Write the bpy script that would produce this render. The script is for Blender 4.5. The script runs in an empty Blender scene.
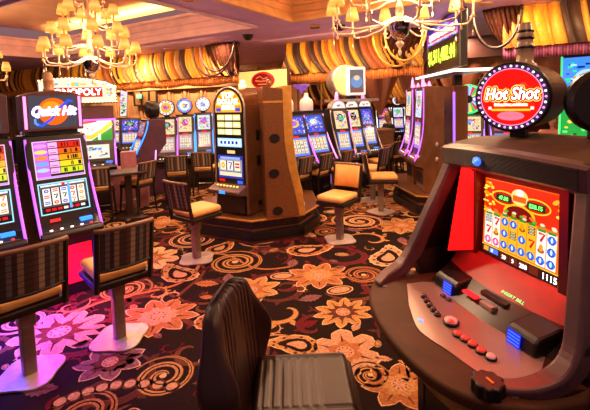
import bpy, bmesh, math, random
from mathutils import Vector, Matrix
PI = math.pi
SC = bpy.context.scene
COL = SC.collection
rnd = random.Random(7)

# ------------------------------------------------------------------ camera
FPX, CH, PITCH, ROLL = 400.0, 1.75, math.radians(4), math.radians(1.7)
Fw = Vector((0, math.cos(PITCH), -math.sin(PITCH)))
R0 = Vector((1, 0, 0)); U0 = R0.cross(Fw)
Rv = R0 * math.cos(ROLL) - U0 * math.sin(ROLL)
Uv = U0 * math.cos(ROLL) + R0 * math.sin(ROLL)
CX, CY = 295.0, 100 + FPX * math.tan(PITCH)
cd = bpy.data.cameras.new('camera'); cam = bpy.data.objects.new('camera', cd); COL.objects.link(cam)
cd.sensor_width = 36; cd.lens = FPX / 590 * 36; cd.shift_y = (CY - 205) / 590; cd.clip_start = 0.05
cam.matrix_world = Matrix(((Rv.x, Uv.x, -Fw.x, 0), (Rv.y, Uv.y, -Fw.y, 0), (Rv.z, Uv.z, -Fw.z, CH), (0, 0, 0, 1)))
SC.camera = cam
SC.view_settings.view_transform = 'Standard'; SC.view_settings.look = 'None'
SC.view_settings.gamma = 1; SC.view_settings.exposure = 0.08; SC.view_settings.use_curve_mapping = False

# ------------------------------------------------------------------ world
w = bpy.data.worlds.new('world'); SC.world = w; w.use_nodes = True
w.node_tree.nodes['Background'].inputs[0].default_value = (1.0, 0.48, 0.52, 1)
w.node_tree.nodes['Background'].inputs[1].default_value = 0.24

def atz(x, y, z):                      # where a feature seen in the photograph stands, at a given height
    v = Fw + Rv * ((x - CX) / FPX) + Uv * ((CY - y) / FPX)
    return Vector((0, 0, CH)) + v * ((z - CH) / v.z)
def aty(x, y, Y):
    v = Fw + Rv * ((x - CX) / FPX) + Uv * ((CY - y) / FPX)
    return Vector((0, 0, CH)) + v * (Y / v.y)
AX = Vector((0.514, 0.858, 0)); BX = Vector((0.858, -0.514, 0))   # the room's own axes
RYAW = math.atan2(BX.y, BX.x)
def ab(a, b, z=0): 
    p = AX * a + BX * b; return Vector((p.x, p.y, z))

def light(name, kind, loc, power, color, size=0.2, rot=(0, 0, 0), size_y=None, spot=None):
    l = bpy.data.lights.new(name, kind); o = bpy.data.objects.new(name, l); COL.objects.link(o)
    o.location = loc; o.rotation_euler = rot; l.energy = power; l.color = color
    if kind == 'AREA':
        l.size = size
        if size_y: l.shape = 'RECTANGLE'; l.size_y = size_y
        else: l.shape = 'DISK'
    elif kind == 'SPOT':
        l.spot_size = spot or 2.2; l.spot_blend = 0.6; l.shadow_soft_size = size
    else: l.shadow_soft_size = size
    return o
WARM = (1.0, 0.60, 0.34)
HC = 3.0
DL = [(1.2, -2.6), (1.3, 0.3), (3.6, -3.6), (6.1, -3.2), (6.3, -5.6), (6.2, -8.2), (6.2, -0.6), (3.6, 1.4), (9.3, -4.0), (9.3, -1.4), (8.6, -7.2), (7.7, 0.7), (11.5, -4.5), (2.7, -2.2), (4.4, -0.6), (1.0, -5.0)]
for a, b in DL:                         # the recessed ceiling lamps, plus ones added to light a person and bronze cabinets
    light('downlight_beam', 'AREA', ab(a, b, HC - 0.03), 16 if a < 2 else 48, WARM, 0.16)
# strips added to brighten the curtains, then the coves of the two ceiling coffers
for a, b0, b1, pw in ((5.8, -11.0, -5.4, 50), (6.9, -4.9, -1.0, 44), (5.95, -0.5, 2.8, 42)):
    light('curtain_fill', 'AREA', ab(a, (b0 + b1) / 2, HC - 0.02), pw, (1.0, 0.62, 0.25), b1 - b0, (math.radians(25), 0, RYAW), 0.05)
light('panel_fill', 'AREA', ab(10.3, -13, HC - .05), 260, (1.0, .66, .36), 7.0, (math.radians(25), 0, RYAW), .1)  # added strip that brightens the panelled wall
light('cove_lamp', 'AREA', ab(5.62, -7.2, 3.46), 230, (1.0, 0.62, 0.16), 6.0, (math.radians(150), 0, RYAW), 0.04)
light('cove_lamp', 'AREA', ab(5.62, -1.0, 3.46), 80, (1.0, 0.50, 0.16), 4.0, (math.radians(150), 0, RYAW), 0.04)

# ------------------------------------------------------------------ materials
def mat(name, col, rough=0.5, metal=0.0, col2=None, scale=20, bump=0.0, emit=0.0, coat=0.0, stretch=None, spec=None, wave=None):
    m = bpy.data.materials.new(name); m.use_nodes = True
    n = m.node_tree.nodes; L = m.node_tree.links; b = n['Principled BSDF']
    b.inputs['Base Color'].default_value = (*col, 1); b.inputs['Roughness'].default_value = rough
    b.inputs['Metallic'].default_value = metal
    if coat: b.inputs['Coat Weight'].default_value = coat; b.inputs['Coat Roughness'].default_value = 0.1
    if spec is not None: b.inputs['Specular IOR Level'].default_value = spec
    if emit: b.inputs['Emission Color'].default_value = (*col, 1); b.inputs['Emission Strength'].default_value = emit
    tc = n.new('ShaderNodeTexCoord'); mp = n.new('ShaderNodeMapping'); L.new(tc.outputs['Object'], mp.inputs[0])
    if stretch: mp.inputs['Scale'].default_value = stretch
    if wave:
        t = n.new('ShaderNodeTexWave'); t.inputs['Scale'].default_value = scale; t.bands_direction = wave
        t.inputs['Distortion'].default_value = 0.6; out = t.outputs['Fac']
    else:
        t = n.new('ShaderNodeTexNoise'); t.inputs['Scale'].default_value = scale; t.inputs['Detail'].default_value = 4; out = t.outputs['Fac']
    L.new(mp.outputs[0], t.inputs[0])
    if not col2: col2 = tuple(c * 0.8 for c in col)
    if not emit:
        r = n.new('ShaderNodeValToRGB'); r.color_ramp.elements[0].color = (*col2, 1); r.color_ramp.elements[1].color = (*col, 1)
        r.color_ramp.elements[0].position = 0.35; r.color_ramp.elements[1].position = 0.65
        L.new(out, r.inputs[0]); L.new(r.outputs[0], b.inputs['Base Color'])
    if bump:
        bp = n.new('ShaderNodeBump'); bp.inputs['Strength'].default_value = bump; bp.inputs['Distance'].default_value = 0.01
        L.new(out, bp.inputs['Height']); L.new(bp.outputs[0], b.inputs['Normal'])
    return m
def attr_mat(name, emit, rough=0.5, noise=0.0):
    m = bpy.data.materials.new(name); m.use_nodes = True
    n = m.node_tree.nodes; L = m.node_tree.links; b = n['Principled BSDF']
    a = n.new('ShaderNodeVertexColor'); a.layer_name = 'Col'
    b.inputs['Roughness'].default_value = rough
    if emit:
        b.inputs['Base Color'].default_value = (0.02, 0.02, 0.02, 1)
        g_ = n.new('ShaderNodeGamma'); g_.inputs[1].default_value = 1.6; L.new(a.outputs[0], g_.inputs[0]); L.new(g_.outputs[0], b.inputs['Emission Color']); b.inputs['Specular IOR Level'].default_value = 0.2; b.inputs['Emission Strength'].default_value = emit
    else:
        t = n.new('ShaderNodeTexNoise'); t.inputs['Scale'].default_value = 55; t.inputs['Detail'].default_value = 5
        tc = n.new('ShaderNodeTexCoord'); L.new(tc.outputs['Object'], t.inputs[0])
        r = n.new('ShaderNodeValToRGB'); r.color_ramp.elements[0].color = (0.55, 0.5, 0.5, 1); r.color_ramp.elements[1].color = (1.15, 1.1, 1.1, 1)
        r.color_ramp.elements[0].position = 0.3; r.color_ramp.elements[1].position = 0.7
        mx = n.new('ShaderNodeMix'); mx.data_type = 'RGBA'; mx.blend_type = 'MULTIPLY'; mx.inputs[0].default_value = 1
        L.new(t.outputs[0], r.inputs[0]); L.new(a.outputs[0], mx.inputs[6]); L.new(r.outputs[0], mx.inputs[7]); L.new(mx.outputs[2], b.inputs['Base Color'])
        b.inputs['Specular IOR Level'].default_value = 0.1
        t2 = n.new('ShaderNodeTexNoise'); t2.inputs['Scale'].default_value = 400; L.new(tc.outputs['Object'], t2.inputs[0])
        bp = n.new('ShaderNodeBump'); bp.inputs['Strength'].default_value = 0.4; bp.inputs['Distance'].default_value = 0.004
        L.new(t2.outputs[0], bp.inputs['Height']); L.new(bp.outputs[0], b.inputs['Normal'])
    return m
M = {}
M['screen'] = attr_mat('lit_display', 1.15, 0.15)
M['screen_soft'] = attr_mat('lit_display_soft', 0.8, 0.15)
M['screen_bright'] = attr_mat('lit_glass', 1.5, 0.15)
M['carpet'] = attr_mat('patterned_carpet', 0, 0.95)
M['soffit'] = mat('mauve_plaster', (0.62, 0.40, 0.84), 0.6, scale=3)
M['mould'] = mat('cream_moulding', (0.84, 0.58, 0.70), 0.5, scale=4)
M['mould_gold'] = mat('gold_moulding', (0.86, 0.50, 0.20), 0.5, scale=4)
M['inner'] = mat('coffer_plaster', (0.85, 0.50, 0.30), 0.6, scale=2)
M['black'] = mat('black_plastic', (0.007, 0.005, 0.006), 0.38, scale=30)
M['dark'] = mat('dark_brown_laminate', (0.030, 0.014, 0.010), 0.4, scale=10)
M['bronze'] = mat('bronze_laminate', (0.34, 0.16, 0.075), 0.2, 0.6, (0.26, 0.115, 0.05), 5)
M['bronze_dark'] = mat('speckled_bronze', (0.24, 0.095, 0.038), 0.3, 0.4, (0.17, 0.062, 0.026), 60)
M['brass'] = mat('brass', (0.80, 0.40, 0.09), 0.28, 0.55, scale=12)
M['chrome'] = mat('chrome', (0.8, 0.78, 0.8), 0.15, 1.0)
M['steel'] = mat('brushed_steel', (0.62, 0.55, 0.52), 0.35, 0.8, scale=20)
M['pole'] = mat('bronze_painted_pole', (0.30, 0.20, 0.15), 0.35, 0.5)
M['wood'] = mat('dark_chair_wood', (0.014, 0.005, 0.005), 0.4, scale=14)
M['gold_seat'] = mat('gold_vinyl', (0.85, 0.45, 0.14), 0.45, col2=(0.74, 0.36, 0.10), scale=6, bump=0.1)
M['plate'] = mat('cream_base_plate', (0.50, 0.38, 0.34), 0.3, 0.1)
M['leather'] = mat('brown_leather', (0.040, 0.017, 0.013), 0.42, col2=(0.034, 0.014, 0.011), scale=160, bump=0.06)
M['mauve_body'] = mat('mauve_grey_cabinet', (0.125, 0.062, 0.068), 0.36, 0.15, (0.105, 0.052, 0.056), 18)
M['brown_top'] = mat('olive_brown_cabinet', (0.088, 0.034, 0.014), 0.6, 0.0, spec=.2, scale=9)
M['deckgrey'] = mat('brushed_deck_metal', (0.40, 0.27, 0.25), 0.32, 0.35, (0.37, 0.25, 0.23), 160)
M['grille'] = mat('ribbed_black_grille', (0.03, 0.022, 0.035), 0.4, scale=60, wave='Z', bump=0.8)
M['purple_panel'] = mat('purple_brown_panel', (0.11, 0.045, 0.09), 0.35, 0.3, scale=7)
M['wall'] = mat('honey_panelling', (0.62, 0.33, 0.15), 0.55, col2=(0.52, 0.26, 0.11), scale=5)
M['walldark'] = mat('russet_wall', (0.42, 0.10, 0.035), 0.6, scale=3)
M['maroon'] = mat('maroon_wall', (0.10, 0.03, 0.03), 0.6, scale=3)
M['pennant'] = mat('rust_pennant_cloth', (0.22, 0.055, 0.020), 0.7, scale=8)
M['fringe'] = mat('orange_fringe', (0.95, 0.34, 0.07), 0.7, col2=(0.62, 0.17, 0.04), scale=9, wave='X', bump=0.4)
M['pfringe'] = mat('magenta_fringe', (0.42, 0.10, 0.26), 0.7, col2=(0.18, 0.04, 0.12), scale=9, wave='X', bump=0.4)
M['glass_arm'] = mat('amber_glass_arm', (0.85, 0.62, 0.42), 0.12, 0.0, coat=0.6)
M['skin'] = mat('skin', (0.62, 0.30, 0.18), 0.5)
M['hair'] = mat('brown_hair', (0.04, 0.018, 0.01), 0.6)
M['suit'] = mat('black_cloth', (0.012, 0.010, 0.014), 0.8)
M['shirt'] = mat('salmon_cloth', (0.85, 0.30, 0.22), 0.8)
M['cord'] = mat('mauve_satin_cord', (0.14, 0.07, 0.07), 0.35); M['redpad'] = mat('red_pad', (0.5, 0.02, 0.02), 0.4)
def em(name, col, s):
    if name not in M: M[name] = mat(name, col, 0.4, emit=s)
    return M[name]
em('led_purple', (0.55, 0.13, 0.95), 1.15); em('led_blue', (0.03, 0.26, 1.0), 1.5); em('led_pink', (0.90, 0.30, 0.80), 1.2)
em('led_violet', (0.36, 0.14, 1.0), 1.3); em('led_white', (1.0, 0.93, 0.86), 1.3); em('led_red', (1.0, 0.02, 0.03), 1.0); em('led_green', (0.05, 0.9, 0.25), 1.0)
em('bulb', (1.0, 0.80, 0.42), 1.5); em('txt_white', (1.0, 0.96, 0.90), 1.2); em('txt_yellow', (0.85, 1.0, 0.12), 1.2); em('txt_gold', (1.0, 0.78, 0.15), 1.1)
em('txt_black', (0.004, 0.002, 0.002), 0.01); em('txt_red', (0.9, 0.03, 0.03), 0.9); em('txt_green', (0.2, 1.0, 0.3), 1.0); em('txt_blue', (0.05, 0.2, 0.9), 1.0)
em('txt_orange', (1.0, 0.25, 0.02), 0.9)
em('lamp_red', (0.9, 0.01, 0.015), 0.75)
em('yellow_box', (1.0, 0.58, 0.16), 1.05)
def shade_mat():
    m = mat('pleated_lamp_shade', (0.30, 0.14, 0.03), 0.8, emit=0.9); n = m.node_tree.nodes; L = m.node_tree.links
    b = n['Principled BSDF']; tc = n.new('ShaderNodeTexCoord'); sp = n.new('ShaderNodeSeparateXYZ'); L.new(tc.outputs['Generated'], sp.inputs[0])
    r = n.new('ShaderNodeValToRGB'); L.new(sp.outputs['Z'], r.inputs[0]); e = r.color_ramp.elements
    e[0].position = 0; e[0].color = (0.95, 0.34, 0.03, 1); e[1].position = 1; e[1].color = (0.75, 0.25, 0.02, 1)
    k = e.new(0.4); k.color = (1.0, 0.62, 0.16, 1); L.new(r.outputs[0], b.inputs['Emission Color']); b.inputs['Emission Strength'].default_value = 1.0
    return m
M['shade'] = shade_mat()
def stripe_mat():
    m = mat('striped_chair_cloth', (0.2, 0.1, 0.06), 0.8); n = m.node_tree.nodes; L = m.node_tree.links; b = n['Principled BSDF']
    tc = n.new('ShaderNodeTexCoord'); sp = n.new('ShaderNodeSeparateXYZ'); L.new(tc.outputs['Object'], sp.inputs[0])
    ad = n.new('ShaderNodeMath'); ad.operation = 'MULTIPLY_ADD'; ad.inputs[1].default_value = 1 / 0.235; ad.inputs[2].default_value = 5.0; L.new(sp.outputs['X'], ad.inputs[0])
    fr = n.new('ShaderNodeMath'); fr.operation = 'FRACT'; L.new(ad.outputs[0], fr.inputs[0])
    r = n.new('ShaderNodeValToRGB'); r.color_ramp.interpolation = 'CONSTANT'; e = r.color_ramp.elements
    e[0].position = 0; e[0].color = (0.06, 0.026, 0.018, 1); e[1].position = 0.22; e[1].color = (0.26, 0.17, 0.11, 1)
    for p_, c_ in ((0.36, (0.05, 0.02, 0.015)), (0.48, (0.15, 0.12, 0.11)), (0.60, (0.05, 0.025, 0.02)), (0.74, (0.34, 0.26, 0.18)), (0.88, (0.10, 0.04, 0.03))):
        k = e.new(p_); k.color = (*c_, 1)
    L.new(fr.outputs[0], r.inputs[0])
    # woven blocks down each stripe
    mz = n.new('ShaderNodeMath'); mz.operation = 'MULTIPLY'; mz.inputs[1].default_value = 24; L.new(sp.outputs['Z'], mz.inputs[0])
    f2 = n.new('ShaderNodeMath'); f2.operation = 'FRACT'; L.new(mz.outputs[0], f2.inputs[0])
    r2 = n.new('ShaderNodeValToRGB'); r2.color_ramp.elements[0].position = 0.1; r2.color_ramp.elements[0].color = (0.45, 0.45, 0.45, 1); r2.color_ramp.elements[1].position = 0.25
    L.new(f2.outputs[0], r2.inputs[0])
    mx = n.new('ShaderNodeMix'); mx.data_type = 'RGBA'; mx.blend_type = 'MULTIPLY'; mx.inputs[0].default_value = 1
    L.new(r.outputs[0], mx.inputs[6]); L.new(r2.outputs[0], mx.inputs[7]); L.new(mx.outputs[2], b.inputs['Base Color'])
    return m
M['stripe'] = stripe_mat()

# ------------------------------------------------------------------ mesh tools
class MB:
    def __init__(s): s.v = []; s.f = []; s.c = []; s.smooth = False; s.col = None
    def face(s, ids): s.f.append(ids); s.c.append(s.col)
    def box(s, x0, x1, y0, y1, z0, z1):
        k = len(s.v)
        s.v += [(x0, y0, z0), (x1, y0, z0), (x1, y1, z0), (x0, y1, z0), (x0, y0, z1), (x1, y0, z1), (x1, y1, z1), (x0, y1, z1)]
        for q in ((0, 3, 2, 1), (4, 5, 6, 7), (0, 1, 5, 4), (1, 2, 6, 5), (2, 3, 7, 6), (3, 0, 4, 7)): s.face([k + i for i in q])
        return s
    def prism(s, pts, x0, x1, axis='x'):     # outline (p, q) swept from x0 to x1 along an axis
        k = len(s.v); n = len(pts)
        for x in (x0, x1):
            for p, q in pts: s.v.append((x, p, q) if axis == 'x' else (p, x, q) if axis == 'y' else (p, q, x))
        s.face([k + i for i in range(n)][::-1]); s.face([k + n + i for i in range(n)])
        for i in range(n): j = (i + 1) % n; s.face([k + i, k + j, k + n + j, k + n + i])
        return s
    def tube(s, path, r, n=8, closed=False, caps=True):
        path = [Vector(p) for p in path]; N = len(path); k = len(s.v)
        rr = r if isinstance(r, (list, tuple)) else [r] * N
        up = Vector((0, 0, 1)); t0 = (path[1] - path[0]).normalized()
        if abs(t0.dot(up)) > 0.95: up = Vector((1, 0, 0))
        a = t0.cross(up).normalized()
        for i, p in enumerate(path):
            if closed: t = path[(i + 1) % N] - path[i - 1]
            else: t = path[min(i + 1, N - 1)] - path[max(i - 1, 0)]
            t.normalize(); a = (a - t * a.dot(t)).normalized(); b = t.cross(a)
            for j in range(n):
                th = 2 * PI * j / n; q = p + (a * math.cos(th) + b * math.sin(th)) * rr[i]; s.v.append(tuple(q))
        for i in range(N if closed else N - 1):
            i2 = (i + 1) % N
            for j in range(n): j2 = (j + 1) % n; s.face([k + i * n + j, k + i2 * n + j, k + i2 * n + j2, k + i * n + j2])
        if caps and not closed: s.face([k + j for j in range(n)]); s.face([k + (N - 1) * n + j for j in range(n)][::-1])
        return s
    def lathe(s, prof, n=20, c=(0, 0, 0), axis='z', cap=True):
        k = len(s.v)
        for r, h in prof:
            for j in range(n):
                th = 2 * PI * j / n; x, y = r * math.cos(th), r * math.sin(th)
                s.v.append((c[0] + x, c[1] + y, c[2] + h) if axis == 'z' else (c[0] + x, c[1] - h, c[2] + y))
        for i in range(len(prof) - 1):
            for j in range(n): j2 = (j + 1) % n; s.face([k + i * n + j, k + i * n + j2, k + (i + 1) * n + j2, k + (i + 1) * n + j])
        if cap:
            if prof[0][0] > 1e-5: s.face([k + j for j in range(n)][::-1])
            if prof[-1][0] > 1e-5: s.face([k + (len(prof) - 1) * n + j for j in range(n)])
        return s
    def poly(s, pts, z=0.0):
        k = len(s.v); s.v += [(p[0], p[1], z) for p in pts]; s.face([k + i for i in range(len(pts))]); return s
    def rect(s, x0, y0, x1, y1, col, z=0.0): s.col = col; return s.poly([(x0, y0), (x1, y0), (x1, y1), (x0, y1)], z)
    def ell(s, cx, cy, rx, ry, col, z=0.0, n=20): s.col = col; return s.poly([(cx + rx * math.cos(2 * PI * i / n), cy + ry * math.sin(2 * PI * i / n)) for i in range(n)], z)
    def strip(s, pts, wid, z=0.0, col=None):  # a flat band of varying width
        if col: s.col = col
        k = len(s.v); N = len(pts)
        for i, (x, y) in enumerate(pts):
            x2, y2 = pts[min(i + 1, N - 1)]; x1, y1 = pts[max(i - 1, 0)]; dx, dy = x2 - x1, y2 - y1; l = math.hypot(dx, dy) or 1
            wv = wid[i] if isinstance(wid, list) else wid
            s.v += [(x - dy / l * wv / 2, y + dx / l * wv / 2, z), (x + dy / l * wv / 2, y - dx / l * wv / 2, z)]
        for i in range(N - 1): s.face([k + 2 * i + 1, k + 2 * i + 3, k + 2 * i + 2, k + 2 * i])
        return s
    def build(s, name, m, parent=None, loc=None, rot=None, bevel=0, smooth=None, sub=0, seg=2):
        me = bpy.data.meshes.new(name); me.from_pydata(s.v, [], s.f)
        if any(c is not None for c in s.c):
            ca = me.color_attributes.new('Col', 'FLOAT_COLOR', 'CORNER'); li = 0; dat = []
            for f, c in zip(s.f, s.c): dat += list((*(c or (0, 0, 0)), 1)) * len(f)
            ca.data.foreach_set('color', dat)
        else:
            bm = bmesh.new(); bm.from_mesh(me); bmesh.ops.recalc_face_normals(bm, faces=bm.faces); bm.to_mesh(me); bm.free()
        me.materials.append(m if not isinstance(m, str) else M[m])
        o = bpy.data.objects.new(name, me); COL.objects.link(o)
        if parent: o.parent = parent
        if loc: o.location = loc
        if rot: o.rotation_euler = rot
        if smooth or s.smooth:
            me.polygons.foreach_set('use_smooth', [True] * len(me.polygons))
        if bevel:
            b = o.modifiers.new('b', 'BEVEL'); b.width = bevel; b.segments = seg; b.limit_method = 'ANGLE'; b.angle_limit = math.radians(35)
        if sub: b = o.modifiers.new('s', 'SUBSURF'); b.levels = b.render_levels = sub
        if bevel and smooth: b2 = o.modifiers.new('w', 'WEIGHTED_NORMAL')
        return o
def tag(o, label=None, cat=None, group=None, kind=None):
    if label: o['label'] = label
    if cat: o['category'] = cat
    if group: o['group'] = group
    if kind: o['kind'] = kind
    return o
def thing(name, label, cat, loc=(0, 0, 0), yaw=0, group=None):
    o = bpy.data.objects.new(name, None); COL.objects.link(o); o.empty_display_size = 0.1
    o.location = loc; o.rotation_euler = (0, 0, yaw); return tag(o, label, cat, group)
def copy_tree(o, parent=None):
    c = o.copy(); COL.objects.link(c); c.parent = parent
    for ch in [x for x in SC.objects if x.parent is o]: copy_tree(ch, c)
    return c
def dup(o, loc, yaw, label, group=None):
    c = copy_tree(o); c.location = loc; c.rotation_euler = (0, 0, yaw); c['label'] = label
    if group: c['group'] = group
    return c
def yaw_of(nx, ny): return math.atan2(nx, -ny)     # yaw that turns a thing's front (-Y) to face (nx, ny)
def text(name, body, size, m, parent, loc, rot=(PI / 2, 0, 0), shear=0, bold=0.0, ex=0.0006, sx=1.0, align='CENTER'):
    c = bpy.data.curves.new(name, 'FONT'); c.body = body; c.size = size; c.extrude = ex; c.shear = shear
    c.align_x = align; c.align_y = 'CENTER'; c.resolution_u = 3
    tmp = bpy.data.objects.new('tmp_text', c); COL.objects.link(tmp)
    me0 = bpy.data.meshes.new_from_object(tmp.evaluated_get(bpy.context.evaluated_depsgraph_get()))
    v0 = [tuple(v.co) for v in me0.vertices]; f0 = [list(p.vertices) for p in me0.polygons]
    bpy.data.objects.remove(tmp); bpy.data.curves.remove(c); bpy.data.meshes.remove(me0)
    q = MB(); n = 10 if bold else 1
    for i in range(n):
        dx, dy = (bold * math.cos(2 * PI * i / n), bold * math.sin(2 * PI * i / n)) if bold else (0, 0); k = len(q.v)
        q.v += [(x * sx + dx, y + dy, z) for x, y, z in v0]; q.f += [[k + a for a in f] for f in f0]; q.c += [None] * len(f0)
    o = q.build(name, m, parent, loc, rot)
    return o
def arc(cx, cy, r, a0, a1, n=12, ry=None):
    ry = ry or r
    return [(cx + r * math.cos(a0 + (a1 - a0) * i / n), cy + ry * math.sin(a0 + (a1 - a0) * i / n)) for i in range(n + 1)]

# ------------------------------------------------------------------ carpet
K0 = (0.016, 0.006, 0.005)
GOLD = (0.50, 0.25, 0.085); ORG = (0.42, 0.15, 0.055); CRM = (0.72, 0.44, 0.22); RED = (0.13, 0.006, 0.014); BRN = (0.12, 0.035, 0.02); PCH = (0.56, 0.29, 0.17); MAV = (0.22, 0.09, 0.10)
cb = MB(); cb.col = K0
cb.poly([(-30, -1.5), (16, -1.5), (16, 30), (-30, 30)], 0.0)
ZL = 0.0005
def xf(pts, x, y, sc, an):
    c, s_ = math.cos(an) * sc, math.sin(an) * sc
    return [(x + p * c - q * s_, y + p * s_ + q * c) for p, q in pts]
def spiral(x, y, sc, an, col, flip=1):
    pts = []; wd = []
    for i in range(44):
        t = i / 43; th = t * 2.35 * 2 * PI; r = 0.05 + 0.42 * (1 - (1 - t)) ** 1.0 * t ** 0.25
        r = 0.06 + 0.40 * t
        pts.append((r * math.cos(th), flip * r * math.sin(th))); wd.append((0.085 * math.sin(PI * min(1, 0.12 + t * 0.88)) + 0.018) * sc)
    P = xf(pts, x, y, sc, an); cb.strip(P, [q + 0.02 * sc for q in wd], ZL, BRN); cb.strip(P, wd, 2 * ZL, col)
    cb.strip(P, [q * 0.25 for q in wd], 3 * ZL, K0 if col != CRM else ORG)
    cb.ell(x, y, 0.05 * sc, 0.05 * sc, CRM, 3 * ZL, 10)
def flower(x, y, sc, an, col, col2, petals=8, pointed=True):
    out = []
    for i in range(petals * 6):
        th = 2 * PI * i / (petals * 6); k = (i % 6) / 6
        r = 0.30 + 0.17 * (1 - abs(2 * k - 1)) ** (0.8 if pointed else 0.35)
        out.append((r * math.cos(th) * 1.15, r * math.sin(th)))
    cb.col = CRM; cb.poly(xf([(a * 1.06, b * 1.06) for a, b in out], x, y, sc, an), ZL)
    cb.col = col; cb.poly(xf(out, x, y, sc, an), 2 * ZL)
    inn = []
    for i in range(petals * 6):
        th = 2 * PI * i / (petals * 6); k = (i % 6) / 6; r = 0.17 + 0.09 * (1 - abs(2 * k - 1)); inn.append((r * math.cos(th) * 1.2, r * math.sin(th)))
    cb.col = col2; cb.poly(xf(inn, x, y, sc, an), 3 * ZL)
    for i in range(petals):                       # veins
        th = 2 * PI * (i + 0.5) / petals
        cb.strip(xf([(0.25 * math.cos(th), 0.24 * math.sin(th)), (0.43 * math.cos(th), 0.40 * math.sin(th))], x, y, sc, an), [0.035 * sc, 0.008 * sc], 3 * ZL, BRN)
    cb.col = PCH; cb.poly(xf(arc(0, 0, 0.13, 0, 2 * PI, 14)[:-1], x, y, sc, an), 4 * ZL)
    for i in range(9):
        q = xf([(0.09 * math.cos(i * 0.7), 0.09 * math.sin(i * 0.7))], x, y, sc, an)[0]; cb.ell(q[0], q[1], 0.014 * sc, 0.014 * sc, RED, 5 * ZL, 6)
def paisley(x, y, sc, an, col, fl=1):
    o = []
    for i in range(30):
        th = 2 * PI * i / 30; r = 0.30 * (1 + 0.06 * (i % 2)); px, py = r * math.cos(th), r * math.sin(th) * 0.8
        if px > 0: py += px * px * 3.2 * 0.9 * fl; px *= 1.5
        o.append((px, py))
    cb.col = CRM; cb.poly(xf([(a * 1.1, b * 1.1) for a, b in o], x, y, sc, an), ZL)
    cb.col = col; cb.poly(xf(o, x, y, sc, an), 2 * ZL)
    cb.col = K0; cb.poly(xf([(a * 0.68, b * 0.68) for a, b in o], x, y, sc, an), 3 * ZL)
    cb.col = PCH; cb.poly(xf([(a * 0.40, b * 0.40) for a, b in o], x, y, sc, an), 4 * ZL)
    for i in range(10):
        a, b = o[i * 3]; q = xf([(a * 0.84, b * 0.84)], x, y, sc, an)[0]; cb.ell(q[0], q[1], 0.03 * sc, 0.03 * sc, BRN, 5 * ZL, 7)
def oval(x, y, sc, an, col):
    cb.col = CRM; cb.poly(xf(arc(0, 0, 0.26, 0, 2 * PI, 20, 0.16)[:-1], x, y, sc, an), ZL)
    cb.col = BRN; cb.poly(xf(arc(0, 0, 0.235, 0, 2 * PI, 20, 0.135)[:-1], x, y, sc, an), 2 * ZL)
    cb.col = col; cb.poly(xf(arc(0, 0, 0.19, 0, 2 * PI, 20, 0.10)[:-1], x, y, sc, an), 3 * ZL)
def scroll(x, y, sc, an, col, fl=1):
    pts = []; wd = []
    for i in range(30):
        t = i / 29; th = -0.6 + t * 5.0; r = 0.55 * (1 - t) ** 0.8 + 0.07
        pts.append((r * math.cos(th), fl * r * math.sin(th))); wd.append((0.015 + 0.075 * math.sin(PI * t) ** 0.7) * sc)
    P = xf(pts, x, y, sc, an); cb.strip(P, [q * 1.45 for q in wd], ZL, BRN if col != RED else K0); cb.strip(P, wd, 2 * ZL, col)
    for i in range(2, 22, 4):                     # leaves along the outside
        a, b = pts[i]; l = math.hypot(a, b); ux, uy = a / l, b / l
        lf = [(a, b), (a + ux * 0.10 + uy * 0.05, b + uy * 0.10 - ux * 0.05), (a + ux * 0.20, b + uy * 0.20), (a + ux * 0.08 - uy * 0.06, b + uy * 0.08 + ux * 0.06)]
        cb.col = col if i % 8 else CRM; cb.poly(xf(lf, x, y, sc, an), 3 * ZL)
def leaf(x, y, sc, an, col):
    o = []
    for i in range(13): t = i / 12; o.append((t * 0.6 - 0.3, 0.13 * math.sin(PI * t) * (1.0 + 0.35 * (i % 2))))
    o2 = [(a, -b) for a, b in o[::-1][1:-1]]
    cb.col = col; cb.poly(xf(o + o2, x, y, sc, an), 2 * ZL); cb.strip(xf([(-0.3, 0), (0.27, 0)], x, y, sc, an), [0.03 * sc, 0.01 * sc], 3 * ZL, BRN)
def vine(x, y, sc, an, col):
    pts = [(i / 20 * 1.4 - 0.7, 0.16 * math.sin(i / 20 * 2 * PI)) for i in range(21)]
    cb.strip(xf(pts, x, y, sc, an), 0.035 * sc, ZL, col)
ZL = 0.00008
for _ in range(420):
    x, y = rnd.uniform(-6, 5), rnd.uniform(0.8, 9); scroll(x, y, rnd.uniform(0.25, 0.6), rnd.uniform(0, 6.3), rnd.choice(((0.09, 0.024, 0.016), (0.12, 0.012, 0.02), (0.14, 0.05, 0.025))), rnd.choice((1, -1)))
ZL = 0.0005
placed = []
def put(fn, px, py, sc, an, *a):
    q = atz(px, py, 0); fn(q.x, q.y, sc, an, *a); placed.append((q.x, q.y, sc * 0.42))
put(flower, 158, 316, 0.62, 0.3, ORG, PCH, 9); put(spiral, 163, 376, 0.46, 0.6, GOLD); put(spiral, 125, 289, 0.55, 2.0, GOLD, -1)
put(flower, 343, 312, 0.46, 0.5, GOLD, BRN, 10); put(flower, 345, 352, 0.50, 1.1, PCH, ORG, 6, False); put(scroll, 283, 310, 0.50, 2.6, GOLD)
put(paisley, 300, 345, 0.44, 2.4, GOLD); put(flower, 318, 275, 0.6, 0.2, ORG, GOLD, 9); put(oval, 340, 290, 0.5, 0.3, PCH); put(oval, 283, 276, 0.5, 0.1, PCH)
put(leaf, 118, 362, 0.55, 0.5, MAV); put(flower, 110, 362, 0.42, 0.2, MAV, BRN, 7); put(flower, 400, 385, 0.42, 0, ORG, GOLD, 7); put(spiral, 370, 375, 0.30, 1, GOLD)
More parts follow.
